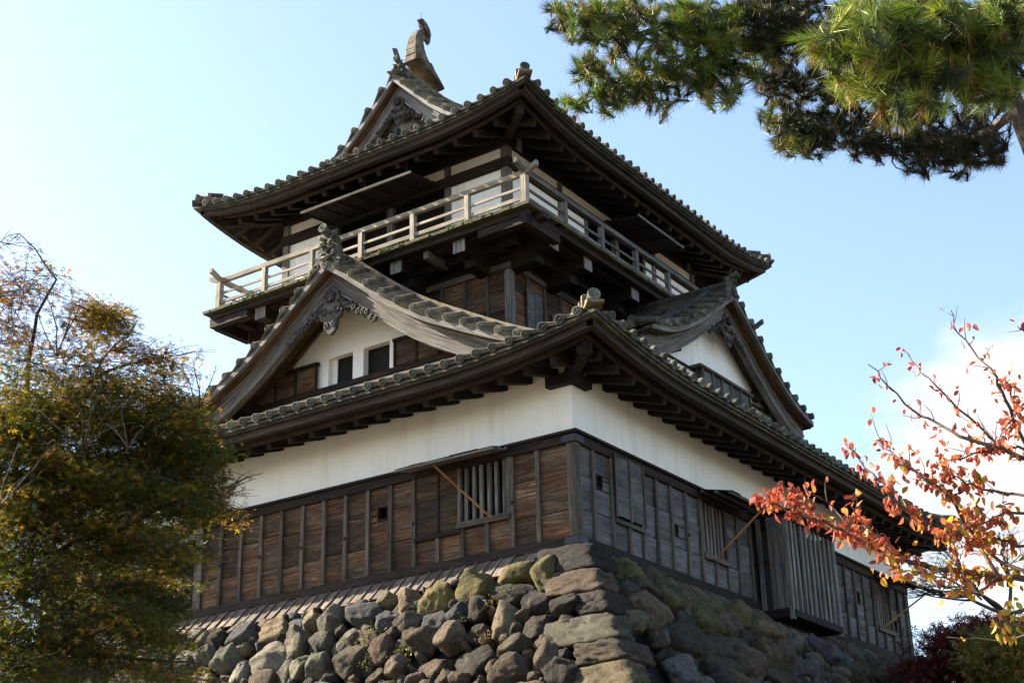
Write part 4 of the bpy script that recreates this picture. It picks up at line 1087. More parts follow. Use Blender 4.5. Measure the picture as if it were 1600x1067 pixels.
def ceiling_flap(f, u0, u1, rods, zh=8.93, zo=8.80, out=.98, split=None):
    O = half3[f][1]+.05; parts = [(u0, split-.01), (split+.01, u1)] if split else [(u0, u1)]
    for a, b in parts:
        mb = MB(); n = 4
        for k in range(n):
            o0 = O+out*k/n; o1 = O+out*(k+1)/n-.008; z0 = zh+(zo-zh)*k/n; z1 = zh+(zo-zh)*(k+1)/n
            mb.beam(Mf(f, a, (o0+o1)/2, (z0+z1)/2), Mf(f, b, (o0+o1)/2, (z0+z1)/2), o1-o0, .018)
        fl = mb.build('propped_shutter', M['dark_timber'], keep); mb = MB()
        mb.beam(Mf(f, a-.01, O+out, zo), Mf(f, b+.01, O+out, zo), .03, .05, col=.9)
        mb.build('shutter_edge', M['rail_timber'] if f == 'F' else M['grey_timber'], fl); mb = MB()
        for u in np.linspace(a+.03, b-.03, 4): mb.beam(Mf(f, u, O, zh-.025), Mf(f, u, O+out, zo-.025), .04, .03)
        mb.build('shutter_rib', M['dark_timber'], fl)
        mb = MB()
        for u in rods:
            if a-.1 < u < b+.1: mb.tube([Mf(f, u, O+out*.85, zo+.02), Mf(f, u, O+out*.85-.02, 9.5)], .008, 5)
        mb.build('hanging_rod', M['iron'], fl)
ceiling_flap('F', -1.55, 1.38, (-1.3, -.02, .06, 1.15), split=-.12)
ceiling_flap('R', -.55, 1.45, (-.2, 1.2))

# ================================================================ STONE BASE
base = empty('stone_base', (0, 0, GROUND), 'battered dry-stone base of rough boulders under the keep, mossy along its top', 'stone wall')
def so_(z): return .56+.60*(-.42-z)+.018*(-.42-z)**2     # how far the wall face stands out of the timber line
def rand_dirs(n):
    v = rng.normal(size=(n, 3)); return v/np.linalg.norm(v, axis=1)[:, None]
def ico(sub):
    import bmesh
    bm = bmesh.new(); bmesh.ops.create_icosphere(bm, subdivisions=sub, radius=1.0)
    V = np.array([v.co[:] for v in bm.verts]); F = np.array([[v.index for v in f.verts] for f in bm.faces]); bm.free(); return V/np.linalg.norm(V, axis=1)[:, None], F
ICO = {3: ico(4), 2: ico(3)}
def wob(V, amp, fr, k=7):
    """sum of random waves: a cheap smooth noise"""
    o = np.zeros(len(V))
    for i in range(k):
        d = rng.normal(size=3)*fr*(1+.5*i); o += np.sin(V@d+rng.uniform(0, 6.28))/(1+.35*i)
    return o*amp
def boulder(sub, hx, hy, hz, boxy=.5, rough=1.0):
    """half sizes; returns verts in a local frame (x along wall, y outward, z up the wall)"""
    V, F = ICO[sub]
    planes = rand_dirs(16); dist = rng.uniform(.68, .96, 16)
    ax = np.array([[1, 0, 0], [-1, 0, 0], [0, 1, 0], [0, -1, 0], [0, 0, 1], [0, 0, -1]], float)
    ax = ax+rng.normal(size=ax.shape)*.16; ax /= np.linalg.norm(ax, axis=1)[:, None]
    P = np.vstack([planes, ax]); D = np.concatenate([dist, np.full(6, 1-.22*boxy)+rng.uniform(-.04, .06, 6)])
    dots = V@P.T; dots = np.where(dots > .02, dots, .02); r = D[None, :]/dots
    p = 38.0; rr = (np.sum(r**-p, axis=1))**(-1/p)
    rr = np.minimum(rr, 1.22)
    W = V*rr[:, None]
    W = W*(1+wob(W*2.2, .026*rough, 1.6)+wob(W, .016*rough, 6.5, 9)+wob(W, .009*rough, 14, 9))[:, None]
    return W*np.array([hx, hy, hz]), F
PAL = {'y': (.135, .115, .042), 'g': (.125, .113, .082), 'b': (.078, .077, .075), 'd': (.042, .035, .028), 'r': (.12, .086, .058), 't': (.165, .13, .075), 'n': (.085, .066, .042), 'w': (.21, .19, .145), 'm': (.075, .068, .028)}
class Rocks:
    def __init__(s): s.V = []; s.F = []; s.C = []; s.n = 0
    def add(s, V, F, c):
        s.V.append(V); s.F.append(F+s.n); s.C.append(np.tile(np.array(c), (len(F), 1))); s.n += len(V)
    def build(s, name, parent, mat='rock'):
        return np_mesh(name, np.vstack(s.V), np.vstack(s.F), np.vstack(s.C), M[mat], parent, 3, True)
def frame(face, z):
    """local axes of the battered face at height z: along, outward normal, up the slope"""
    sl_ = .60+.036*(-.42-z); n = math.hypot(1, sl_)
    a = np.array(Mf(face, 1, 0, 0), float); out = np.array(Mf(face, 0, 1, 0), float); upv = np.array([0, 0, 1.0])
    return a, (out+upv*sl_)/n, (upv-out*sl_)/n
def place(face, u, z, hw, hh, dep, col, sub=3, boxy=.5, rot=0., outset=0., rk=None, jitter=.18):
    V, F = boulder(sub, hw, dep, hh, boxy)
    c, s_ = math.cos(rot), math.sin(rot); V = np.stack([V[:, 0]*c-V[:, 2]*s_, V[:, 1], V[:, 0]*s_+V[:, 2]*c], 1)
    a, n, w = frame(face, z); O = half[face][1]+so_(z)
    ctr = np.array(Mf(face, u, O, z), float)+n*(outset-dep*.45)
    jitter = .35 if face == 'R' else jitter  # tone contrast stands in for weak shading on the right face
    cc = np.array(PAL[col])*(1+rng.uniform(-jitter, jitter))*(1.3 if face == 'R' else 1.08)*(1+rng.uniform(-.05, .05, 3))
    rk.add(ctr+V[:, :1]*a+V[:, 1:2]*n+V[:, 2:3]*w, F, cc)
def px_on(face, px, py):
    """where the line of sight through a photo point meets the battered face"""
    d = at(px, py, 1)-CC; t = 20.0
    f = lambda t: (lambda q: (-q[1]-B if face == 'F' else q[0]-A)-so_(q[2]))(CC+d*t)
    lo, hi = 8.0, 60.0
    for _ in range(50):
        mid = (lo+hi)/2
        if f(mid) > 0: lo = mid
        else: hi = mid
    q = CC+d*lo; return (q[0] if face == 'F' else q[1]), q[2]
T1 = [(95,430,130,80,'d'),(225,410,110,90,'g'),(340,405,110,110,'d'),(475,385,170,140,'b'),(665,345,210,135,'t'),(812,300,92,82,'b'),(910,290,112,125,'t'),(1045,275,175,155,'g'),(1235,240,200,165,'b'),(1390,160,130,82,'t'),(1510,170,125,165,'t'),(1370,265,150,125,'b'),(1510,295,150,125,'g'),
(260,515,112,112,'g'),(380,540,165,155,'g'),(490,455,78,84,'t'),(470,590,104,175,'w'),(640,520,245,240,'w'),(840,430,165,175,'g'),(975,430,145,155,'g'),(1080,430,74,155,'g'),(1160,375,104,114,'g'),(1255,335,92,42,'n'),(770,515,74,64,'g'),(740,610,112,155,'g'),(845,570,125,155,'g'),(960,580,155,155,'g'),(935,510,60,44,'n'),(1290,390,175,125,'n'),(1410,355,84,64,'n'),(1480,420,114,125,'d'),(1170,560,195,215,'n'),(1350,480,145,175,'r'),(1445,570,155,145,'r'),(1305,630,125,84,'n')]
T2 = [(450,355,205,185,'y'),(555,380,92,54,'d'),(670,290,235,155,'y'),(890,185,210,115,'y'),(1055,185,190,180,'y'),(440,465,195,115,'b'),(570,440,104,115,'b'),(690,410,155,165,'d'),(870,305,245,135,'d'),(1010,350,195,135,'d'),(1110,250,90,84,'n'),(1185,385,155,95,'d'),(825,475,185,205,'t'),(1010,500,185,195,'d'),(1160,480,135,125,'n'),(380,585,195,165,'n'),(550,580,155,165,'r'),(680,535,104,115,'n'),(415,720,205,145,'r'),(650,680,265,175,'d'),(890,620,205,115,'n'),(870,760,255,195,'n'),(1065,660,155,225,'n'),(1160,760,175,175,'d'),(1000,790,84,64,'n'),(580,800,125,84,'n'),(330,800,125,64,'n'),(490,790,84,94,'n'),(1050,590,100,70,'n'),(760,420,80,60,'n'),(930,430,80,60,'n')]
T3 = [(290,170,135,140,'y'),(395,205,95,85,'n'),(455,245,120,110,'y'),(350,380,145,165,'n'),(440,300,125,125,'y'),(560,300,125,115,'y'),(510,345,90,90,'n'),(650,345,135,145,'y'),(720,370,92,84,'n'),(782,395,92,114,'y'),(872,430,125,125,'y'),(620,420,125,145,'y'),(735,450,125,94,'n'),(480,510,135,175,'d'),(380,590,135,205,'d'),(265,270,130,120,'d'),(300,330,100,100,'d'),(330,250,100,90,'d'),(945,480,100,110,'n'),(1050,505,95,110,'b'),(985,505,60,110,'b'),(1105,520,80,110,'g'),(1195,560,80,90,'b'),(1150,530,70,90,'b'),(1265,590,110,110,'b'),(1345,625,80,80,'b'),(800,545,120,120,'d'),(850,520,120,100,'d'),(940,590,120,130,'n'),(1015,620,110,130,'n'),(1100,640,110,110,'b'),(1170,660,140,110,'b'),(1320,680,80,80,'g'),(1390,690,110,90,'y'),(700,540,120,110,'d'),(620,550,130,130,'d'),(540,430,110,110,'d'),(560,610,130,120,'d'),(720,650,120,110,'n'),(860,640,130,130,'n'),(790,640,100,100,'d'),(200,450,120,150,'d'),(1450,660,110,90,'n'),(1540,690,110,90,'n')]
seeds = {'F': [], 'R': [], 'B': [], 'L': []}
def load(face, T, ox, oy, s):
    for a, b, w, h, c in T:
        px, py = ox+a*s, oy+b*s
        u, z = px_on(face, px, py); u1, _ = px_on(face, px+w*s/2, py); u0, _ = px_on(face, px-w*s/2, py)
        _, z1 = px_on(face, px, py-h*s/2); _, z0 = px_on(face, px, py+h*s/2)
        seeds[face].append((u, z, abs(u1-u0)/2, abs(z1-z0)/2*1.17, c))
load('F', T1, 260, 900, .25); load('F', T2, 560, 840, .275); load('R', T3, 900, 840, .3125)
ntr = {f: len(seeds[f]) for f in seeds}
def fill(face, zlo, sizes, zmax=-.45):
    U = half[face][0]; L = seeds[face]
    for h, n in sizes:
        for _ in range(n):
            z = rng.uniform(zlo, zmax); um = U+so_(z)-.5
            if face in 'FR' and True: pass
            u = rng.uniform(-um, um); hh = h*rng.uniform(.8, 1.1); hw = hh*rng.uniform(.95, 1.5)
            ok = True
            for (a, b, c, d, _c) in L:
                if ((u-a)/(hw+c))**2+((z-b)/((hh+d)*.86))**2 < .66: ok = False; break
            if ok: L.append((u, z, hw*1.07, hh*1.07, random.choice('ddnngbr' if face in 'FL' else 'ddnnbbg')))
fill('F', -3.4, [(.30, 900), (.22, 1500), (.15, 2500), (.10, 3500), (.065, 3500)]); fill('R', -3.0, [(.28, 900), (.21, 1500), (.15, 2500), (.10, 3500), (.065, 2500)])
fill('F', -7.2, [(.5, 500), (.34, 900)], -3.4); fill('R', -7.2, [(.5, 500), (.34, 900)], -3.0)
fill('B', -7.2, [(.55, 600), (.36, 900)]); fill('L', -7.2, [(.55, 600), (.36, 900), (.2, 900)])
for f in 'FRBL':
    rk = Rocks(); U = half[f][0]
    for i, (u, z, hw, hh, c) in enumerate(seeds[f]):
        lim = U+so_(z)-.30
        if abs(u)+hw*.5 > lim and i >= ntr[f]: continue
        if f == 'R' and abs(u) > lim-.35-.25*(i % 3): continue
        if f == 'F' and u > lim-.55 and i >= ntr[f]: continue
        tr = i < ntr[f]; sz = max(hw, hh)
        if f == 'R': hw *= .92; hh *= .92; c = {'y': 'm'}.get(c, c)
        top = -.40 if (f == 'R' and u > -4.6) or (f == 'F' and u < 2.6) or f in 'BL' else .3
        if z+hh*.9 > top: z = top-hh*.9
        place(f, u, z, hw*(.99 if tr else 1.10), hh*(.99 if tr else 1.08), max(.16, min(hw, hh)*1.05), c, 3 if (tr or (sz > .16 and z > -3)) else 2, boxy=random.uniform(.2, .9), rot=random.uniform(-.25, .25), outset=random.uniform(-.06, .14) if sz > .2 else random.uniform(-.03, .04), rk=rk)
    # a last course of small boulders tucked under the skirt
    u = -U
    while u < U:
        w = random.uniform(.16, .30)
        if f in 'BL' or (f == 'F' and u < -2.2) or (f == 'R' and u > 1): place(f, u+w, -.60, w*1.1, .16, .20, random.choice('ngdt'), 2, .8, rk=rk)
        u += 2*w
    rk.build('boulder_facing', base)
# corner stones: long blocks laid alternately each way
ctops = [846, 886, 920, 955, 995, 1029, 1070, 1115]
def corner_z(py, px):
    """height where the corner edge passes a photo point"""
    best = None
    for z in np.arange(.1, -7.3, -.01):
        q = np.array((A+so_(z), -B-so_(z), z)); d = q-CC; zz = d@CF; y = 533.5-CAM['f']*(d@CU)/zz
        if best is None or abs(y-py) < best[0]: best = (abs(y-py), z)
    return best[1]
zt = [corner_z(p, 0) for p in ctops]
while zt[-1] > -6.7: zt.append(zt[-1]-.46)
cols = ['d', 'r', 'd', 'g', 'n', 't', 'd', 'r', 'n', 'd', 'n', 'r', 'd', 'n', 'd', 'n', 'r', 'd', 'n']
lens = [(.95, .78), (1.0, .55), (.55, .9), (1.15, .55), (.78, .9), (1.1, .6)]
for cx_, cy_ in ((1, -1), (1, 1), (-1, -1), (-1, 1)):
    for i in range(len(zt)-1):
        z1, z0 = zt[i]+.02, zt[i+1]-.02; lf, lr = lens[i % 6]; zc = (z1+z0)/2; o1 = so_(zc)
        V, F = ICO[3]; rk = Rocks()
        # rounded-box shape with a rough surface
        W = V.copy(); p = 9.0; r = (np.abs(W)**p).sum(1)**(-1/p); W = W*r[:, None]
        W += V*(wob(W*2, .026, 1.6)+wob(W, .026, 6, 9)+wob(W, .014, 15, 9))[:, None]
        hx, hy, hz = lf/2, lr/2, (z1-z0)/2*.96
        X = W[:, 0]*hx-hx; Y = -(W[:, 1]*hy)+hy; Z = W[:, 2]*hz   # outer corner at (0, 0)
        so2 = np.array([so_(zc+q) for q in Z])
        tilt = (random.uniform(-.05, .05))*X
        px_ = cx_*(A+so2+.05+X); py_ = cy_*(B+so2+.05-Y)
        c_ = np.array(PAL[cols[i]])*rng.uniform(.7, .85)
        rk.add(np.stack([px_, py_, zc+Z+tilt], 1), F if cx_*cy_ < 0 else F[:, ::-1], c_)
        o = rk.build('corner_stone', base)
# near-black earth backdrop that puts shade into the joints between boulders
mb = MB(); zs = np.linspace(-.42, GROUND-.1, 9)
for f in 'FRBL':
    U, O = half[f]
    for za, zb in zip(zs[:-1], zs[1:]):
        a, b = so_(za)-.24, so_(zb)-.24
        mb.strip([Mf(f, -U-a, O+a, za), Mf(f, U+a, O+a, za)], [Mf(f, -U-b, O+b, zb), Mf(f, U+b, O+b, zb)])
mb.v += [(-A-.32, -B-.32, -.42), (A+.32, -B-.32, -.42), (A+.32, B+.32, -.42), (-A-.32, B+.32, -.42)]
n_ = len(mb.v); mb.face([n_-4, n_-3, n_-2, n_-1], [(0, 0)]*4, (.5, .5, .5, 1))
mb.build('earth_gap_backdrop', M['soil'], base)

# small plants rooted in the joints
def joint_plant(px, py, n, spread, tint, label):
    u, z = px_on('F', px, py); c = np.array(Mf('F', u, B+so_(z)+.1, z), float); a, nn, w = frame('F', z)
    t = empty('wall_plant', tuple(c), label, 'plant', 'small plants rooted in the stone joints')
    V = []; F = []; Cc = []
    for k in range(n):
        p = c+a*rng.normal()*spread+w*rng.normal()*spread*.7+nn*abs(rng.normal())*.05; d = rng.normal(size=3); d /= np.linalg.norm(d); e = np.cross(d, rng.normal(size=3)); e /= np.linalg.norm(e)
        L = rng.uniform(.015, .035); i = len(V); V += [p, p+d*L*.5+e*L*.4, p+d*L, p+d*L*.5-e*L*.4]; F.append([i, i+1, i+2, i+3])
        q = rng.random(); Cc.append(np.array((.05, .075, .02) if q < .7 else (.12, .13, .04) if q < .85 else tint)*rng.uniform(.6, 1.3))
    np_mesh('leaves', V, F, Cc, M['leaf'], t, 4)
    st = MB()
    for k in range(6): q = c+a*rng.normal()*spread+w*rng.normal()*spread*.6+nn*.03; st.tube([tuple(c-nn*.1), tuple((c+q)/2+nn*.04), tuple(q)], .005, 5)
    st.build('stem', M['twig'], t)
for a_ in ((583, 995, 170, .16, (.4, .2, .05), 'trailing green ivy on the boulders left of the middle of the base'),
           (640, 1018, 110, .12, (.4, .3, .05), 'small leafy weed between the pale pinkish boulders of the base'),
           (575, 1040, 90, .10, (.4, .3, .1), 'low sprig of weed growing at the lower edge of the stone base'),
           (765, 998, 70, .07, (.55, .12, .03), 'small reddish sprig in a joint below the biggest tan boulder'),
           (775, 945, 60, .08, (.5, .14, .03), 'tiny orange and green creeper on a black boulder below the mossy ones'),
           (800, 925, 50, .06, (.2, .2, .05), 'tuft of dark leaves on the round dark boulder near the corner'),
           (722, 975, 60, .10, (.5, .2, .05), 'thin creeper with a few orange leaves over the brown boulders')): joint_plant(*a_)

# ground sheet
mb = MB(); g = []
n_ = 60; R_ = 1500
ang = np.linspace(0, 2*math.pi, n_+1)
mb.v = [(0, 0, GROUND)]+[(R_*math.cos(a), R_*math.sin(a), GROUND) for a in ang[:-1]]
for k in range(n_): mb.face([0, 1+k, 1+(k+1) % n_], [(0, 0)]*3, (.5, .5, .5, 1))
gr = mb.build('ground', M['grass']); gr['kind'] = 'structure'

# ================================================================ TREES
class Leaves:
    def __init__(s): s.V = []; s.F = []; s.C = []; s.n = 0
    def add_batch(s, tmpl, faces, pos, X, Y, Zn, size, col):
        """tmpl (k,3) in local x,y,z; pos/X/Y/Zn (m,3); size (m,)"""
        m_ = len(pos); k = len(tmpl)
        V = pos[:, None, :]+size[:, None, None]*(tmpl[None, :, 0:1]*X[:, None, :]+tmpl[None, :, 1:2]*Y[:, None, :]+tmpl[None, :, 2:3]*Zn[:, None, :])
        F = np.asarray(faces)[None]+(np.arange(m_)*k)[:, None, None]+s.n
        s.V.append(V.reshape(-1, 3)); s.F.append(F.reshape(-1, len(faces[0]))); s.C.append(np.repeat(col, len(faces), axis=0)); s.n += m_*k
    def build(s, name, mat, parent): return np_mesh(name, np.vstack(s.V), np.vstack(s.F), np.vstack(s.C), mat, parent, s.F[0].shape[1])
def frames(m_, nrm_bias=(0, 0, 1), bias=1.0):
    Zn = rng.normal(size=(m_, 3))+np.array(nrm_bias)*bias*1.6; Zn /= np.linalg.norm(Zn, axis=1)[:, None]
    X = np.cross(Zn, rng.normal(size=(m_, 3))); X /= np.linalg.norm(X, axis=1)[:, None]; return X, np.cross(Zn, X), Zn
# maple leaf: five pointed lobes as triangles from the base
ml = [(0, 0, 0)]; mfaces = []
for i, (a, L) in enumerate(((-115, .55), (-55, .85), (0, 1.0), (55, .85), (115, .55))):
    r_ = R(a); w = R(17); k = len(ml)
    ml += [(math.sin(r_-w)*L*.45, math.cos(r_-w)*L*.45, 0), (math.sin(r_)*L, math.cos(r_)*L, -.12), (math.sin(r_+w)*L*.45, math.cos(r_+w)*L*.45, 0)]
    mfaces.append((0, k, k+1, k+2))
ml = np.array(ml)
def curve(p0, p1, sag=.1, n=5, rough=.06):
    p0 = np.array(p0, float); p1 = np.array(p1, float); L = np.linalg.norm(p1-p0); o = []
    w = rng.normal(size=3)*rough*L
    for t in np.linspace(0, 1, n): o.append(tuple(p0+(p1-p0)*t+np.array([0, 0, -sag*L*4*t*(1-t)])+w*math.sin(t*3.1)+rng.normal(size=3)*L*.012*(0 < t < 1)))
    return o
def limb(mb, pts, r0, r1, n=8): mb.tube(pts, [r0+(r1-r0)*i/(len(pts)-1) for i in range(len(pts))], n, True)
def in_blob(blobs):
    w = np.array([b[2]*b[3]*b[4] for b in blobs], float); w /= w.sum(); b = blobs[rng.choice(len(blobs), p=w)]
    while True:
        x, y = rng.uniform(-1, 1, 2)
        if x*x+y*y < 1: return b, b[0]+x*b[2], b[1]+y*b[3]

# ---- the Japanese maple at the left -------------------------------------------------
def maple(name, label, trunk_px, blobs, limbs_px, nspray, dist, leafsize, palette, seedz, per=34, group=None, trunk_r=.16, twigs=True, sprad=.34):
    bx = at(*trunk_px, dist); basep = (bx[0], bx[1], GROUND)
    t = empty(name, basep, label, 'tree', group)
    tr = MB(); nodes = []
    p_top = np.array(bx); limb(tr, [basep, tuple((np.array(basep)+p_top)/2+np.array([.12, .05, 0])), tuple(p_top)], trunk_r*1.35, trunk_r, 10)
    nodes.append(p_top); nodes.append((np.array(basep)*.25+p_top*.75))
    for pl in limbs_px:
        pts = [at(px, py, dist+dd) for px, py, dd in pl]
        s0 = min(nodes, key=lambda q: np.linalg.norm(q-pts[0])); full = [tuple(s0)]+[tuple(q) for q in pts]
        dense = []
        for a, b in zip(full[:-1], full[1:]):
            for q in np.linspace(0, 1, 4)[:-1]: dense.append(tuple(np.array(a)+(np.array(b)-np.array(a))*q+rng.normal(size=3)*.02))
        dense.append(full[-1]); limb(tr, dense, trunk_r*.22, .004, 8); nodes += [np.array(q) for q in dense[2:]]
    L = Leaves(); tw = MB(); NN = np.array(nodes)
    order = []
    for _ in range(nspray):
        b, px, py = in_blob(blobs); d = dist+b[5]+rng.uniform(-1, 1)*b[6]; order.append((at(px, py, d), b, px, py))
    order.sort(key=lambda q: np.min(np.linalg.norm(NN-q[0], axis=1)))
    nodes_l = list(nodes)
    for c, b, px, py in order:
        dd = np.linalg.norm(np.array(nodes_l)-c, axis=1); src = nodes_l[int(dd.argmin())]
        if twigs and dd.min() > .08:
            pts = curve(src, c, -.04, 5, .08); limb(tw, pts, min(.012, .003+.004*dd.min()), .003, 5); nodes_l.append(np.array(pts[2])); nodes_l.append(c)
        m_ = int(per*rng.uniform(.5, 1.3)*b[7]); rad = sprad*rng.uniform(.6, 1.2)
        ax = rng.normal(size=3)*.22+np.array([0, 0, 1]); ax /= np.linalg.norm(ax); e1 = np.cross(ax, [1, .3, 0]); e1 /= np.linalg.norm(e1); e2 = np.cross(ax, e1)
        # twiglets in the spray
        for k in range(4):
            an = rng.uniform(0, 6.28); e = c+(e1*math.cos(an)+e2*math.sin(an))*rad*.9
            if twigs: tw.tube([tuple(c), tuple((c+e)/2+ax*.02), tuple(e)], [.0035, .003, .0015], 4, False)
        if m_ < 1: continue
        rr = np.sqrt(rng.uniform(0, 1, m_))*rad; an = rng.uniform(0, 6.28, m_)
        pos = c+e1*(rr*np.cos(an))[:, None]+e2*(rr*np.sin(an)*.75)[:, None]+ax*(rng.normal(size=m_)*.028-.35*rr*rr)[:, None]
        X, Y, Zn = frames(m_, (0, 0, 1), 1.15)
        tone = palette(b, px, py); col = np.array([tone[rng.choice(len(tone))] for _ in range(m_)])*rng.uniform(.65, 1.25, (m_, 1))
        L.add_batch(ml, mfaces, pos, X, Y, Zn, rng.uniform(.65, 1.15, m_)*leafsize, col)
    tr.build('trunk', M['bark'], t); tw.build('twigs', M['bark'], t); L.build('crown', M['leaf'], t); return t
GREEN = [(.040, .062, .008), (.064, .076, .010), (.028, .044, .007), (.09, .082, .011)]
GOLD = [(.27, .19, .02), (.20, .155, .018), (.30, .165, .02), (.12, .115, .015)]
RUST = [(.28, .09, .02), (.22, .11, .02), (.35, .15, .03), (.10, .06, .02)]
DULL = [(.09, .05, .025), (.12, .07, .03), (.07, .06, .02)]
def pal_maple(b, px, py):
    k = b[8]; r_ = rng.random()
    if k == 'top': return RUST if r_ < .14 else GOLD if r_ < .65 else GREEN
    if k == 'dry': return DULL if r_ < .9 else RUST
    if k == 'rim': return GOLD if r_ < .35 else RUST if r_ < .38 else GREEN  # gold share: autumn colour plus sunlit spots put into the leaf colour
    return GREEN if r_ < .87 else GOLD if r_ < .99 else RUST
# blobs: px, py, rx, ry, weight, depth offset, depth spread, leaf density, kind
MB1 = [(15, 390, 16, 22, .7, 0, .4, .5, 'dry'), (25, 458, 42, 24, .9, 0, .5, .7, 'dry'), (12, 520, 26, 28, .9, 0, .5, .8, 'dry'), (75, 428, 20, 10, .6, 0, .3, .5, 'dry'),
 (150, 500, 38, 18, 1.2, 0, .4, 1.0, 'top'), (115, 565, 60, 28, .7, 0, .6, .7, 'top'), (25, 600, 45, 40, .9, 0, .8, .9, 'rim'), (200, 560, 35, 22, .8, 0, .5, .8, 'top'), (265, 575, 26, 28, .9, 0, .5, .8, 'top'),
 (150, 620, 60, 30, 1.1, 0, .8, 1, 'rim'), (235, 625, 55, 30, 1.1, 0, .8, 1, 'rim'), (282, 640, 22, 26, .9, 0, .5, .9, 'rim'), (300, 672, 26, 20, 1, 0, .5, 1, 'rim'),
 (312, 705, 32, 16, 1.0, 0, .4, 1, 'in')]
edge_px = [(640, 300), (680, 345), (720, 350), (760, 372), (800, 358), (840, 330), (880, 305), (920, 298), (960, 262), (1000, 285), (1040, 325), (1080, 335)]
for i, y in enumerate(range(662, 1080, 33)):
    xe = float(np.interp(y, [e[0] for e in edge_px], [e[1] for e in edge_px]))+(-30 if i % 2 else -6); x = xe-38
    while x > -60:
        MB1.append((x, y+(xe-x)*-.05+rng.uniform(-9, 9)+(10 if x > xe-60 else 0), 46, rng.uniform(11, 17), .62 if 235 < x < 300 and 800 < y < 900 else (.8 if 50 < x < 230 and y > 850 else 1.35), rng.uniform(-.3, .9), .8, 1, 'rim' if (x > xe-60 and rng.random() < .6) or rng.random() < .10 else 'in')); x -= rng.uniform(48, 66)
LIM = [[(10, 800, 0), (60, 720, .2), (110, 640, .1), (160, 560, 0), (215, 500, -.1)], [(20, 770, .3), (40, 640, .2), (50, 520, 0), (90, 440, -.1), (30, 365, 0)], [(60, 830, 0), (150, 760, -.2), (240, 700, -.2), (300, 650, -.2), (330, 620, 0)],
 [(30, 880, .2), (120, 850, -.1), (220, 810, -.2), (320, 780, -.2), (385, 745, 0)], [(40, 950, 0), (120, 960, -.2), (210, 960, -.3), (280, 930, 0)], [(60, 1010, .2), (160, 1030, -.1), (260, 1030, -.2), (320, 1040, 0)], [(70, 700, .1), (130, 610, -.3), (190, 570, -.2), (270, 560, 0)]]
maple('maple_tree', 'large Japanese maple turning green to orange in front of the left end of the keep', (-60, 860), MB1, LIM, 1300, 13.5, .047, pal_maple, 0, per=70, sprad=.40)
# bare twigs reaching out of the maple's crown, catching the light
def bare_twigs(mb, root, tips, r=.008):
    for tp in tips:
        pts = curve(root, tp, -.03, 6, .05); limb(mb, pts, r, .002, 5)
        for k in range(4):
            i = rng.integers(1, 5); s0 = np.array(pts[i]); d = np.array(pts[5])-np.array(pts[0]); L_ = np.linalg.norm(d)
            e = s0+d*rng.uniform(.12, .35)+rng.normal(size=3)*L_*.10; limb(mb, curve(s0, e, -.02, 4, .04), r*.35, .0015, 4)
mp = bpy.data.objects['maple_tree']; mb = MB()
for rt, tips in (((90, 560, 13.2), ((70, 455), (130, 470), (55, 480), (110, 440))), ((130, 700, 12.6), ((110, 600), (160, 585), (185, 630), (60, 640), (215, 660))), ((0, 790, 12.4), ((60, 730), (90, 690), (30, 690))), ((310, 640, 13.2), ((338, 572), (300, 560), (285, 575))), ((355, 770, 13.3), ((412, 738), (400, 748), (392, 735))), ((200, 700, 12.4), ((240, 655), (190, 640), (160, 660)))):
    bare_twigs(mb, at(*rt), [at(a, b, rt[2]+rng.uniform(-.2, .2)) for a, b in tips])
mb.build('bare_branches', M['twig'], mp)

# ---- pine, upper right ------------------------------------------------------------
def needle_tufts(L, tips, dirs, length, n_per, cols, spread=.75, width=.0018, old=None):
    tm = np.array([(-1, 0, 0), (1, 0, 0), (0, 1, 0)])
    for c, d, cl in zip(tips, dirs, cols):
        n = int(n_per*rng.uniform(.7, 1.2)); d = d/np.linalg.norm(d)
        back = rng.uniform(0, .075, n)[:, None]*(length/.085); base_ = c-d*back
        v = d*1.0+rng.normal(size=(n, 3))*spread*.55; v /= np.linalg.norm(v, axis=1)[:, None]
        ln = length*rng.uniform(.7, 1.15, n)
        X = np.cross(v, rng.normal(size=(n, 3))); X /= np.linalg.norm(X, axis=1)[:, None]
        V = np.stack([base_-X*width, base_+X*width, base_+v*ln[:, None]], 1).reshape(-1, 3)
        F = np.arange(3*n).reshape(-1, 3)+L.n; L.V.append(V); L.F.append(F); L.n += 3*n
        L.C.append(np.array(cl)*rng.uniform(.6, 1.35, (n, 1)))
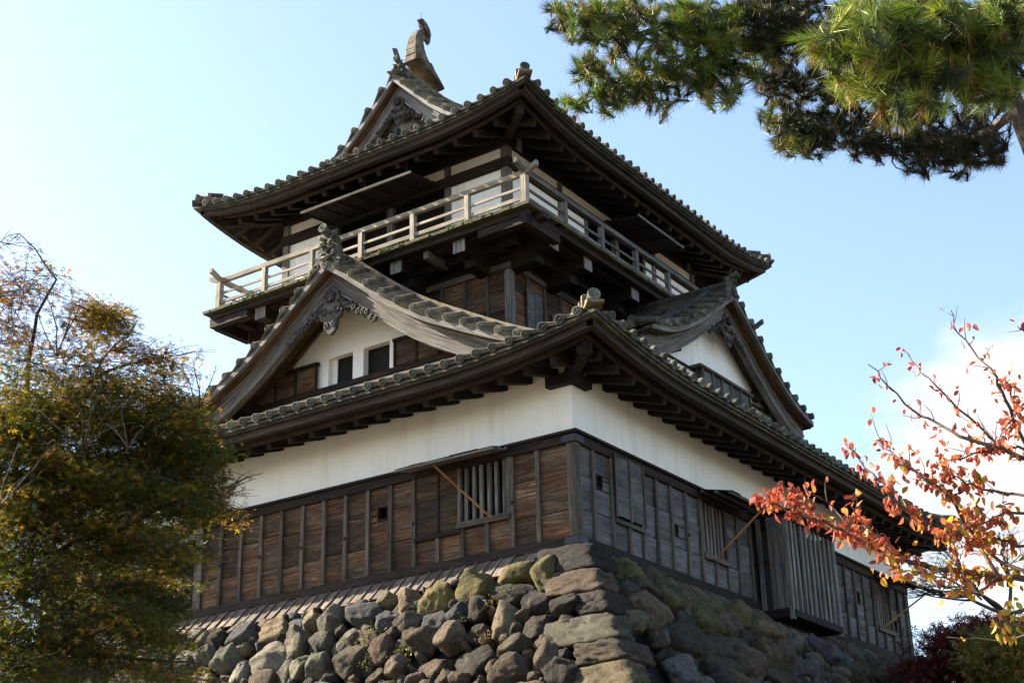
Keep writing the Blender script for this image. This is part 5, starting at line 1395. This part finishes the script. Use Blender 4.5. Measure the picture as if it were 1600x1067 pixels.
PB = [ # px, py, rx, ry, weight, dist, kind
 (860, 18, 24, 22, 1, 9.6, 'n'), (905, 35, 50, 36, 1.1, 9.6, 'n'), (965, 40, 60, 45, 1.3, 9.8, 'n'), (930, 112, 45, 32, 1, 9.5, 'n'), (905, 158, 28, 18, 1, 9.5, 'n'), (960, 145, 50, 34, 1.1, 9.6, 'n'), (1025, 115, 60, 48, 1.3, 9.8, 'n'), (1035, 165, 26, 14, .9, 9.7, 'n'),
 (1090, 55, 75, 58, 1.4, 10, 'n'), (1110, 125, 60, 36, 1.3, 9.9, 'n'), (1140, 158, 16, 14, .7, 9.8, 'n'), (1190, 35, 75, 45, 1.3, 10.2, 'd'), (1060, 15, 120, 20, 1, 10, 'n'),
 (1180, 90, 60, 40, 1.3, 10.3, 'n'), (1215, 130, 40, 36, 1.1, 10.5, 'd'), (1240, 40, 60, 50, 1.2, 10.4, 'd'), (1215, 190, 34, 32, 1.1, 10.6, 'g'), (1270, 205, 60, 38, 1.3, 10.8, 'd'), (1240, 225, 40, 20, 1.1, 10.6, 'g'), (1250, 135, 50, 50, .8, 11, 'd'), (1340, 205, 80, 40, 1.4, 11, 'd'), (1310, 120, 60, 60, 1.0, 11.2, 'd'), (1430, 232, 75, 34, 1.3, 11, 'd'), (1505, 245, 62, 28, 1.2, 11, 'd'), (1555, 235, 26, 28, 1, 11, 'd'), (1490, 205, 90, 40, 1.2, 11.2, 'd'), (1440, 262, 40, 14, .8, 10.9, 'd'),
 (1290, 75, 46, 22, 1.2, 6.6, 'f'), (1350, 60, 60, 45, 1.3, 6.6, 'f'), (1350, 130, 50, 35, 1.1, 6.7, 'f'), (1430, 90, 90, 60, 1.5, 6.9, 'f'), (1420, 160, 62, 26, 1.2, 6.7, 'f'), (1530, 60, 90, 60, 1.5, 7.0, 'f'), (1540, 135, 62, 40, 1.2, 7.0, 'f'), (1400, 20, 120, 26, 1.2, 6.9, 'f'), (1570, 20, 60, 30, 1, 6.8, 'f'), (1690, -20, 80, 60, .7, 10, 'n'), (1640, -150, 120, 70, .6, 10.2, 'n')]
tb = at(1760, 300, 9.5); pbase = (tb[0], tb[1], GROUND)
pine = empty('pine_tree', pbase, 'pine with dark and sunlit needle clumps reaching in from the upper right corner', 'tree')
tr = MB(); limb(tr, [pbase, (pbase[0]-.1, pbase[1]+.1, -3), tuple(at(1690, 380, 9.6)), tuple(at(1622, 245, 9.8)), tuple(at(1597, 190, 9.9)), tuple(at(1575, 130, 10)), tuple(at(1590, 40, 10)), tuple(at(1620, -120, 10.2))], .12, .02, 10)
pn = [at(1588, 190, 9.9), at(1575, 130, 10), at(1590, 40, 10)]
for pl in ([(1560, 140, 10), (1450, 120, 10.3), (1330, 150, 10.8), (1250, 195, 10.8), (1205, 195, 10.6)], [(1580, 90, 10), (1400, 40, 10.2), (1250, 70, 10.2), (1150, 75, 10), (1050, 110, 9.8), (970, 140, 9.6), (900, 160, 9.5)], [(1330, -30, 10.2), (1150, 10, 10), (1020, 50, 9.9), (940, 40, 9.7), (860, 20, 9.6)],
           [(1590, 180, 10), (1520, 215, 10.8), (1450, 235, 11), (1380, 220, 11)], [(1640, 60, 8.5), (1580, 90, 7.2), (1500, 110, 7), (1420, 105, 6.8), (1340, 85, 6.6), (1262, 62, 6.5)], [(1520, 60, 7), (1450, 40, 6.9), (1370, 30, 6.8)], [(1480, 115, 7), (1430, 150, 6.8), (1370, 140, 6.7)]):
    pts = [at(*q) for q in pl]; s0 = min(pn, key=lambda q: np.linalg.norm(q-pts[0])); full = [s0]+pts; dense = []
    for a, b in zip(full[:-1], full[1:]):
        for q in np.linspace(0, 1, 5)[:-1]: dense.append(tuple(a+(b-a)*q+rng.normal(size=3)*.03))
    dense.append(tuple(full[-1])); limb(tr, dense, .045, .008, 7); pn += [np.array(q) for q in dense[2:]]
tips = {'n': [], 'd': [], 'g': [], 'f': []}; NL = list(pn)
cand = []
for _ in range(2500):
    w = np.array([b[2]*b[3]*b[4]*(.8 if b[6] == 'f' else 1) for b in PB]); w /= w.sum(); b = PB[rng.choice(len(PB), p=w)]
    x, y = rng.normal(size=2)*.52
    if x*x+y*y > 1.1: continue
    cand.append((at(b[0]+x*b[2], b[1]+y*b[3], b[5]+rng.uniform(-.45, .45)), b[6]))
P0 = np.array(pn); cand.sort(key=lambda q: np.min(np.linalg.norm(P0-q[0], axis=1)))
for c, k in cand:
    A_ = np.array(NL); dd = np.linalg.norm(A_-c, axis=1); src = A_[dd.argmin()]; d = c-src
    if dd.min() > .05: pts = curve(src, c, .03, 4, .1); limb(tr, pts, min(.016, .005+.01*dd.min()), .004, 5); NL.append(c); NL.append(np.array(pts[2]))
    dr = d/(np.linalg.norm(d)+1e-6)*.5+rng.normal(size=3)*.55+np.array([0, 0, .30])-CR*.25; tips[k].append((c, dr))
NC = {'n': [(0.078, 0.150, 0.016), (0.111, 0.176, 0.021), (0.033, 0.058, 0.012), (0.130, 0.143, 0.023), (0.019, 0.036, 0.008)], 'd': [(.010, .021, .007), (.016, .026, .008), (.035, .04, .011), (.008, .016, .006)], 'g': [(.07, .11, .015), (.11, .12, .02), (.03, .05, .012)], 'f': [(0.143, 0.221, 0.021), (0.091, 0.143, 0.016), (0.221, 0.267, 0.036), (0.039, 0.065, 0.010), (0.019, 0.034, 0.008)]}  # near-black and bright greens put shade and sun into the needle clumps
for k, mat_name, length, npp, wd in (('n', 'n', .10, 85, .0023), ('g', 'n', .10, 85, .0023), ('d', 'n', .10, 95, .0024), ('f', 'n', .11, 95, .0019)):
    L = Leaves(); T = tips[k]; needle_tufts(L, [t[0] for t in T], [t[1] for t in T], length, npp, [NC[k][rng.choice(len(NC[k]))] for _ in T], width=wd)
    # older straw-coloured needles hanging beneath
    T2_ = [T[i] for i in rng.permutation(len(T))[:int(len(T)*(.22 if k in 'fn' else .30))]]
    needle_tufts(L, [t[0]-np.array([0, 0, .03]) for t in T2_], [np.array([rng.normal()*.3, rng.normal()*.3, -.8]) for t in T2_], length*.9, npp*.35, [((.30, .20, .06) if rng.random() < .5 else (.22, .10, .03)) if k in 'fn' else (.10, .06, .02) for t in T2_], width=wd)
    np_mesh('needle_foliage', np.vstack(L.V), np.vstack(L.F), np.vstack(L.C), M['needle'], pine, 3)
tr.build('trunk', M['bark'], pine)

# ---- cherry with autumn leaves, right ---------------------------------------------
tb = at(1800, 900, 8.2); cbase = (tb[0], tb[1], GROUND)
ch = empty('cherry_tree', cbase, 'cherry branches with orange and red autumn leaves in front of the right end', 'tree')
ct = MB(); limb(ct, [cbase, (cbase[0]+.1, cbase[1], -6), tuple(at(1780, 930, 8.2)), tuple(at(1700, 780, 8.3)), tuple(at(1690, 600, 8.4)), tuple(at(1680, 440, 8.5))], .12, .012, 9)
CB = [([(1780, 930), (1640, 905), (1560, 900), (1480, 892), (1420, 875), (1370, 850), (1330, 835), (1290, 815), (1240, 800), (1200, 788), (1182, 778)], 8.2, .021, 1.9),
 ([(1560, 900), (1530, 850), (1500, 800), (1480, 770), (1440, 745), (1400, 712), (1369, 690)], 8.1, .012, .5),
 ([(1700, 780), (1640, 735), (1600, 715), (1560, 695), (1500, 683), (1462, 659), (1427, 642), (1387, 602), (1356, 569)], 8.3, .016, .28),
 ([(1600, 715), (1559, 699), (1541, 677), (1497, 637), (1462, 602), (1431, 571), (1411, 545)], 8.5, .010, .22),
 ([(1690, 720), (1620, 720), (1594, 677), (1572, 624), (1555, 589), (1528, 554), (1497, 518), (1486, 485)], 8.4, .014, .42),
 ([(1500, 890), (1488, 845), (1444, 818), (1400, 783), (1383, 761), (1356, 730), (1323, 697)], 8.0, .012, .9),
 ([(1620, 905), (1546, 862), (1515, 814), (1484, 770), (1444, 748), (1409, 721), (1385, 700)], 8.2, .012, .9),
 ([(1480, 892), (1444, 897), (1418, 893), (1395, 885), (1380, 862)], 7.9, .006, 1.0),
 ([(1620, 780), (1570, 770), (1530, 762), (1500, 745), (1470, 742)], 8.1, .010, 1.7), ([(1640, 700), (1600, 660), (1580, 620), (1570, 590)], 8.3, .008, 1.2), ([(1640, 800), (1590, 800), (1550, 812), (1500, 828), (1470, 840)], 8.0, .010, 1.8),
 ([(1640, 860), (1590, 850), (1550, 840), (1520, 845), (1490, 860)], 8.1, .010, 1.8), ([(1640, 640), (1610, 620), (1590, 640), (1560, 690)], 8.2, .008, 1.2), ([(1560, 900), (1530, 925), (1490, 920), (1470, 915)], 8.0, .008, 1.2),
 ([(1640, 980), (1600, 975), (1580, 985), (1565, 990)], 7.8, .006, 1.2), ([(1640, 730), (1600, 700), (1570, 700), (1530, 705), (1490, 720), (1455, 728)], 8.3, .010, 1.5), ([(1430, 885), (1400, 870), (1350, 820), (1330, 790)], 8.1, .007, 1.3), ([(1640, 520), (1612, 516), (1590, 509)], 8.4, .005, .1), ([(1330, 830), (1300, 790), (1265, 770), (1240, 765)], 8.2, .005, .5), ([(1640, 990), (1560, 1000), (1480, 995)], 8.2, .006, .05)]
lt = np.array([(0, 0, 0), (.22, .25, .07), (.27, .5, .08), (.16, .8, .03), (0, 1.05, -.06), (-.16, .8, .03), (-.27, .5, .08), (-.22, .25, .07), (0, .5, -.02)])
lf = [(0, 1, 2, 8), (8, 2, 3, 4), (8, 4, 5, 6), (0, 8, 6, 7)]
CL = Leaves(); PC = {'red': [(0.360, 0.066, 0.048), (0.456, 0.120, 0.078), (0.264, 0.048, 0.036)], 'or': [(0.448, 0.142, 0.059), (0.401, 0.088, 0.047), (0.507, 0.201, 0.071), (0.260, 0.065, 0.035)], 'go': [(.52, .30, .035), (.40, .30, .045), (.52, .22, .03), (.22, .19, .03)]}
for pl, dist, r0, dens in CB:
    K = len(pl); d0 = dist; pts = [at(px, py, dist+.12*math.sin(i*1.3)) for i, (px, py) in enumerate(pl)]; dense = []
    for a, b in zip(pts[:-1], pts[1:]):
        for q in np.linspace(0, 1, 4)[:-1]: dense.append(a+(b-a)*q+rng.normal(size=3)*.006)
    dense.append(pts[-1]); limb(ct, [tuple(q) for q in dense], r0, .0025, 6)
    for i in range(3, len(dense)-1):
        seg = dense[i+1]-dense[i]; Ls = np.linalg.norm(seg)
        px = pl[min(i//3, K-1)][0]; py = pl[min(i//3, K-1)][1]
        # side twiglets
        if rng.random() < .8:
            dv = seg/Ls*.6+rng.normal(size=3)*.45+np.array([0, 0, .35]); e = dense[i]+dv*rng.uniform(.04, .13); ct.tube([tuple(dense[i]), tuple((dense[i]+e)/2+rng.normal(size=3)*.008), tuple(e)], [.003, .0025, .0012], 4, False)
            src = [dense[i], e, (dense[i]+e)/2]
        else: src = [dense[i]]
        n = rng.poisson(dens*Ls*125)
        for _ in range(n):
            s0 = src[rng.integers(len(src))]+seg*rng.uniform(0, 1)+rng.normal(size=3)*.02
            mode = rng.random(); Yv = np.array([0, 0, -1.0])+rng.normal(size=3)*.45 if mode < .75 else rng.normal(size=3)
            Yv /= np.linalg.norm(Yv); Xv = np.cross(Yv, rng.normal(size=3)); Xv /= np.linalg.norm(Xv); Zv = np.cross(Xv, Yv)
            g = (py-620)/300+(px-1440)/600+rng.normal()*.35; grp = 'red' if g < .25 else 'or' if g < 1.05 else 'go'
            if px < 1400 and rng.random() < .6: grp = 'or' if rng.random() < .6 else 'red'
            c = PC[grp][rng.integers(len(PC[grp]))]
            tm = lt.copy(); tm[:, 2] *= rng.uniform(.3, 2.2); tm[:, 2] -= .12*rng.random()*tm[:, 1]**2
            CL.add_batch(tm, lf, s0[None], Xv[None], Yv[None], Zv[None], np.array([rng.uniform(.026, .056)+.008*(py > 740)]), np.array([c])*rng.uniform(.75, 1.2))
ct.build('branches', M['twig'], ch); CL.build('autumn_leaves', M['cherry_leaf'], ch)

# ---- distant trees, lower right --------------------------------------------------
def far_tree(name, label, px, py_top, dist, blobs, pal, n, leafs, per=26, sprad=.5):
    b0 = at(px, 1000, dist); bs = (b0[0], b0[1], GROUND); t = empty(name, bs, label, 'tree'); tr = MB(); top = at(px, 985, dist)
    limb(tr, [bs, ((bs[0]+top[0])/2+.1, (bs[1]+top[1])/2, (bs[2]+top[2])/2), tuple(top)], .22, .13, 8); L = Leaves(); nodes = [top]
    for _ in range(n):
        w = np.array([b[2]*b[3] for b in blobs], float); w /= w.sum(); b = blobs[rng.choice(len(blobs), p=w)]
        x, y = rng.uniform(-1, 1, 2)
        if x*x+y*y > 1: continue
        c = at(b[0]+x*b[2], b[1]+y*b[3], dist+rng.uniform(-1.6, 1.6)); NA = np.array(nodes); dd = np.linalg.norm(NA-c, axis=1); s0 = NA[dd.argmin()]
        limb(tr, curve(s0, c, -.03, 4, .06), .03, .006, 5); nodes.append(c)
        m_ = int(per*rng.uniform(.5, 1.3))
        if not m_: continue
        pos = c+rng.normal(size=(m_, 3))*np.array([sprad, sprad, sprad*.35])*.6; X, Y, Zn = frames(m_, (0, 0, 1), .6)
        col = np.array([pal[rng.choice(len(pal))] for _ in range(m_)])*rng.uniform(.6, 1.3, (m_, 1)); L.add_batch(ml, mfaces, pos, X, Y, Zn, rng.uniform(.7, 1.2, m_)*leafs, col)
    tr.build('trunk', M['bark'], t)
    if L.V: L.build('crown', M['leaf'], t)
    return t
far_tree('maple_tree', 'dark red maple behind the lower right corner of the stone base', 1500, 930, 30, [(1505, 1010, 36, 22), (1470, 1045, 32, 20), (1535, 985, 26, 14), (1540, 1050, 50, 20), (1448, 1052, 16, 10), (1480, 1000, 14, 8)], [(.09, .012, .014), (.06, .01, .012), (.13, .02, .018)], 380, .11, 30)
far_tree('maple_tree', 'yellow-green maple at the right edge beyond the dark red one', 1590, 950, 27, [(1585, 1000, 28, 20), (1590, 1045, 36, 22), (1560, 1025, 22, 14)], [(.12, .13, .025), (.20, .16, .03), (.07, .09, .02), (.25, .14, .03)], 260, .11, 28)
# leafless tree behind them
dist = 34; b0 = at(1570, 1000, dist); t = empty('bare_tree', (b0[0], b0[1], GROUND), 'leafless tree with fine grey twigs against the sky at lower right', 'tree'); tr = MB()
top = at(1575, 960, dist); limb(tr, [(b0[0], b0[1], GROUND), tuple(top)], .25, .14, 8)
def grow(p, d, L, r, lev):
    e = p+d*L; limb(tr, curve(p, e, -.03, 4, .05), r, r*.6, 5 if lev < 2 else 4)
    if lev >= 5: return
    for _ in range(3 if lev else 7):
        nd = d+rng.normal(size=3)*.55; nd /= np.linalg.norm(nd); nd[2] = abs(nd[2])*.8+.02; grow(p+d*L*rng.uniform(.6, 1.), nd, L*rng.uniform(.6, .8), r*.55, lev+1)
left = -CR
for k in range(5):
    d = left*rng.uniform(-.9, 1.3)+np.array([0, 0, rng.uniform(.2, .8)]); d /= np.linalg.norm(d); grow(top, d, 1.0, .05, 1)
tr.build('branches', M['twig'], t)
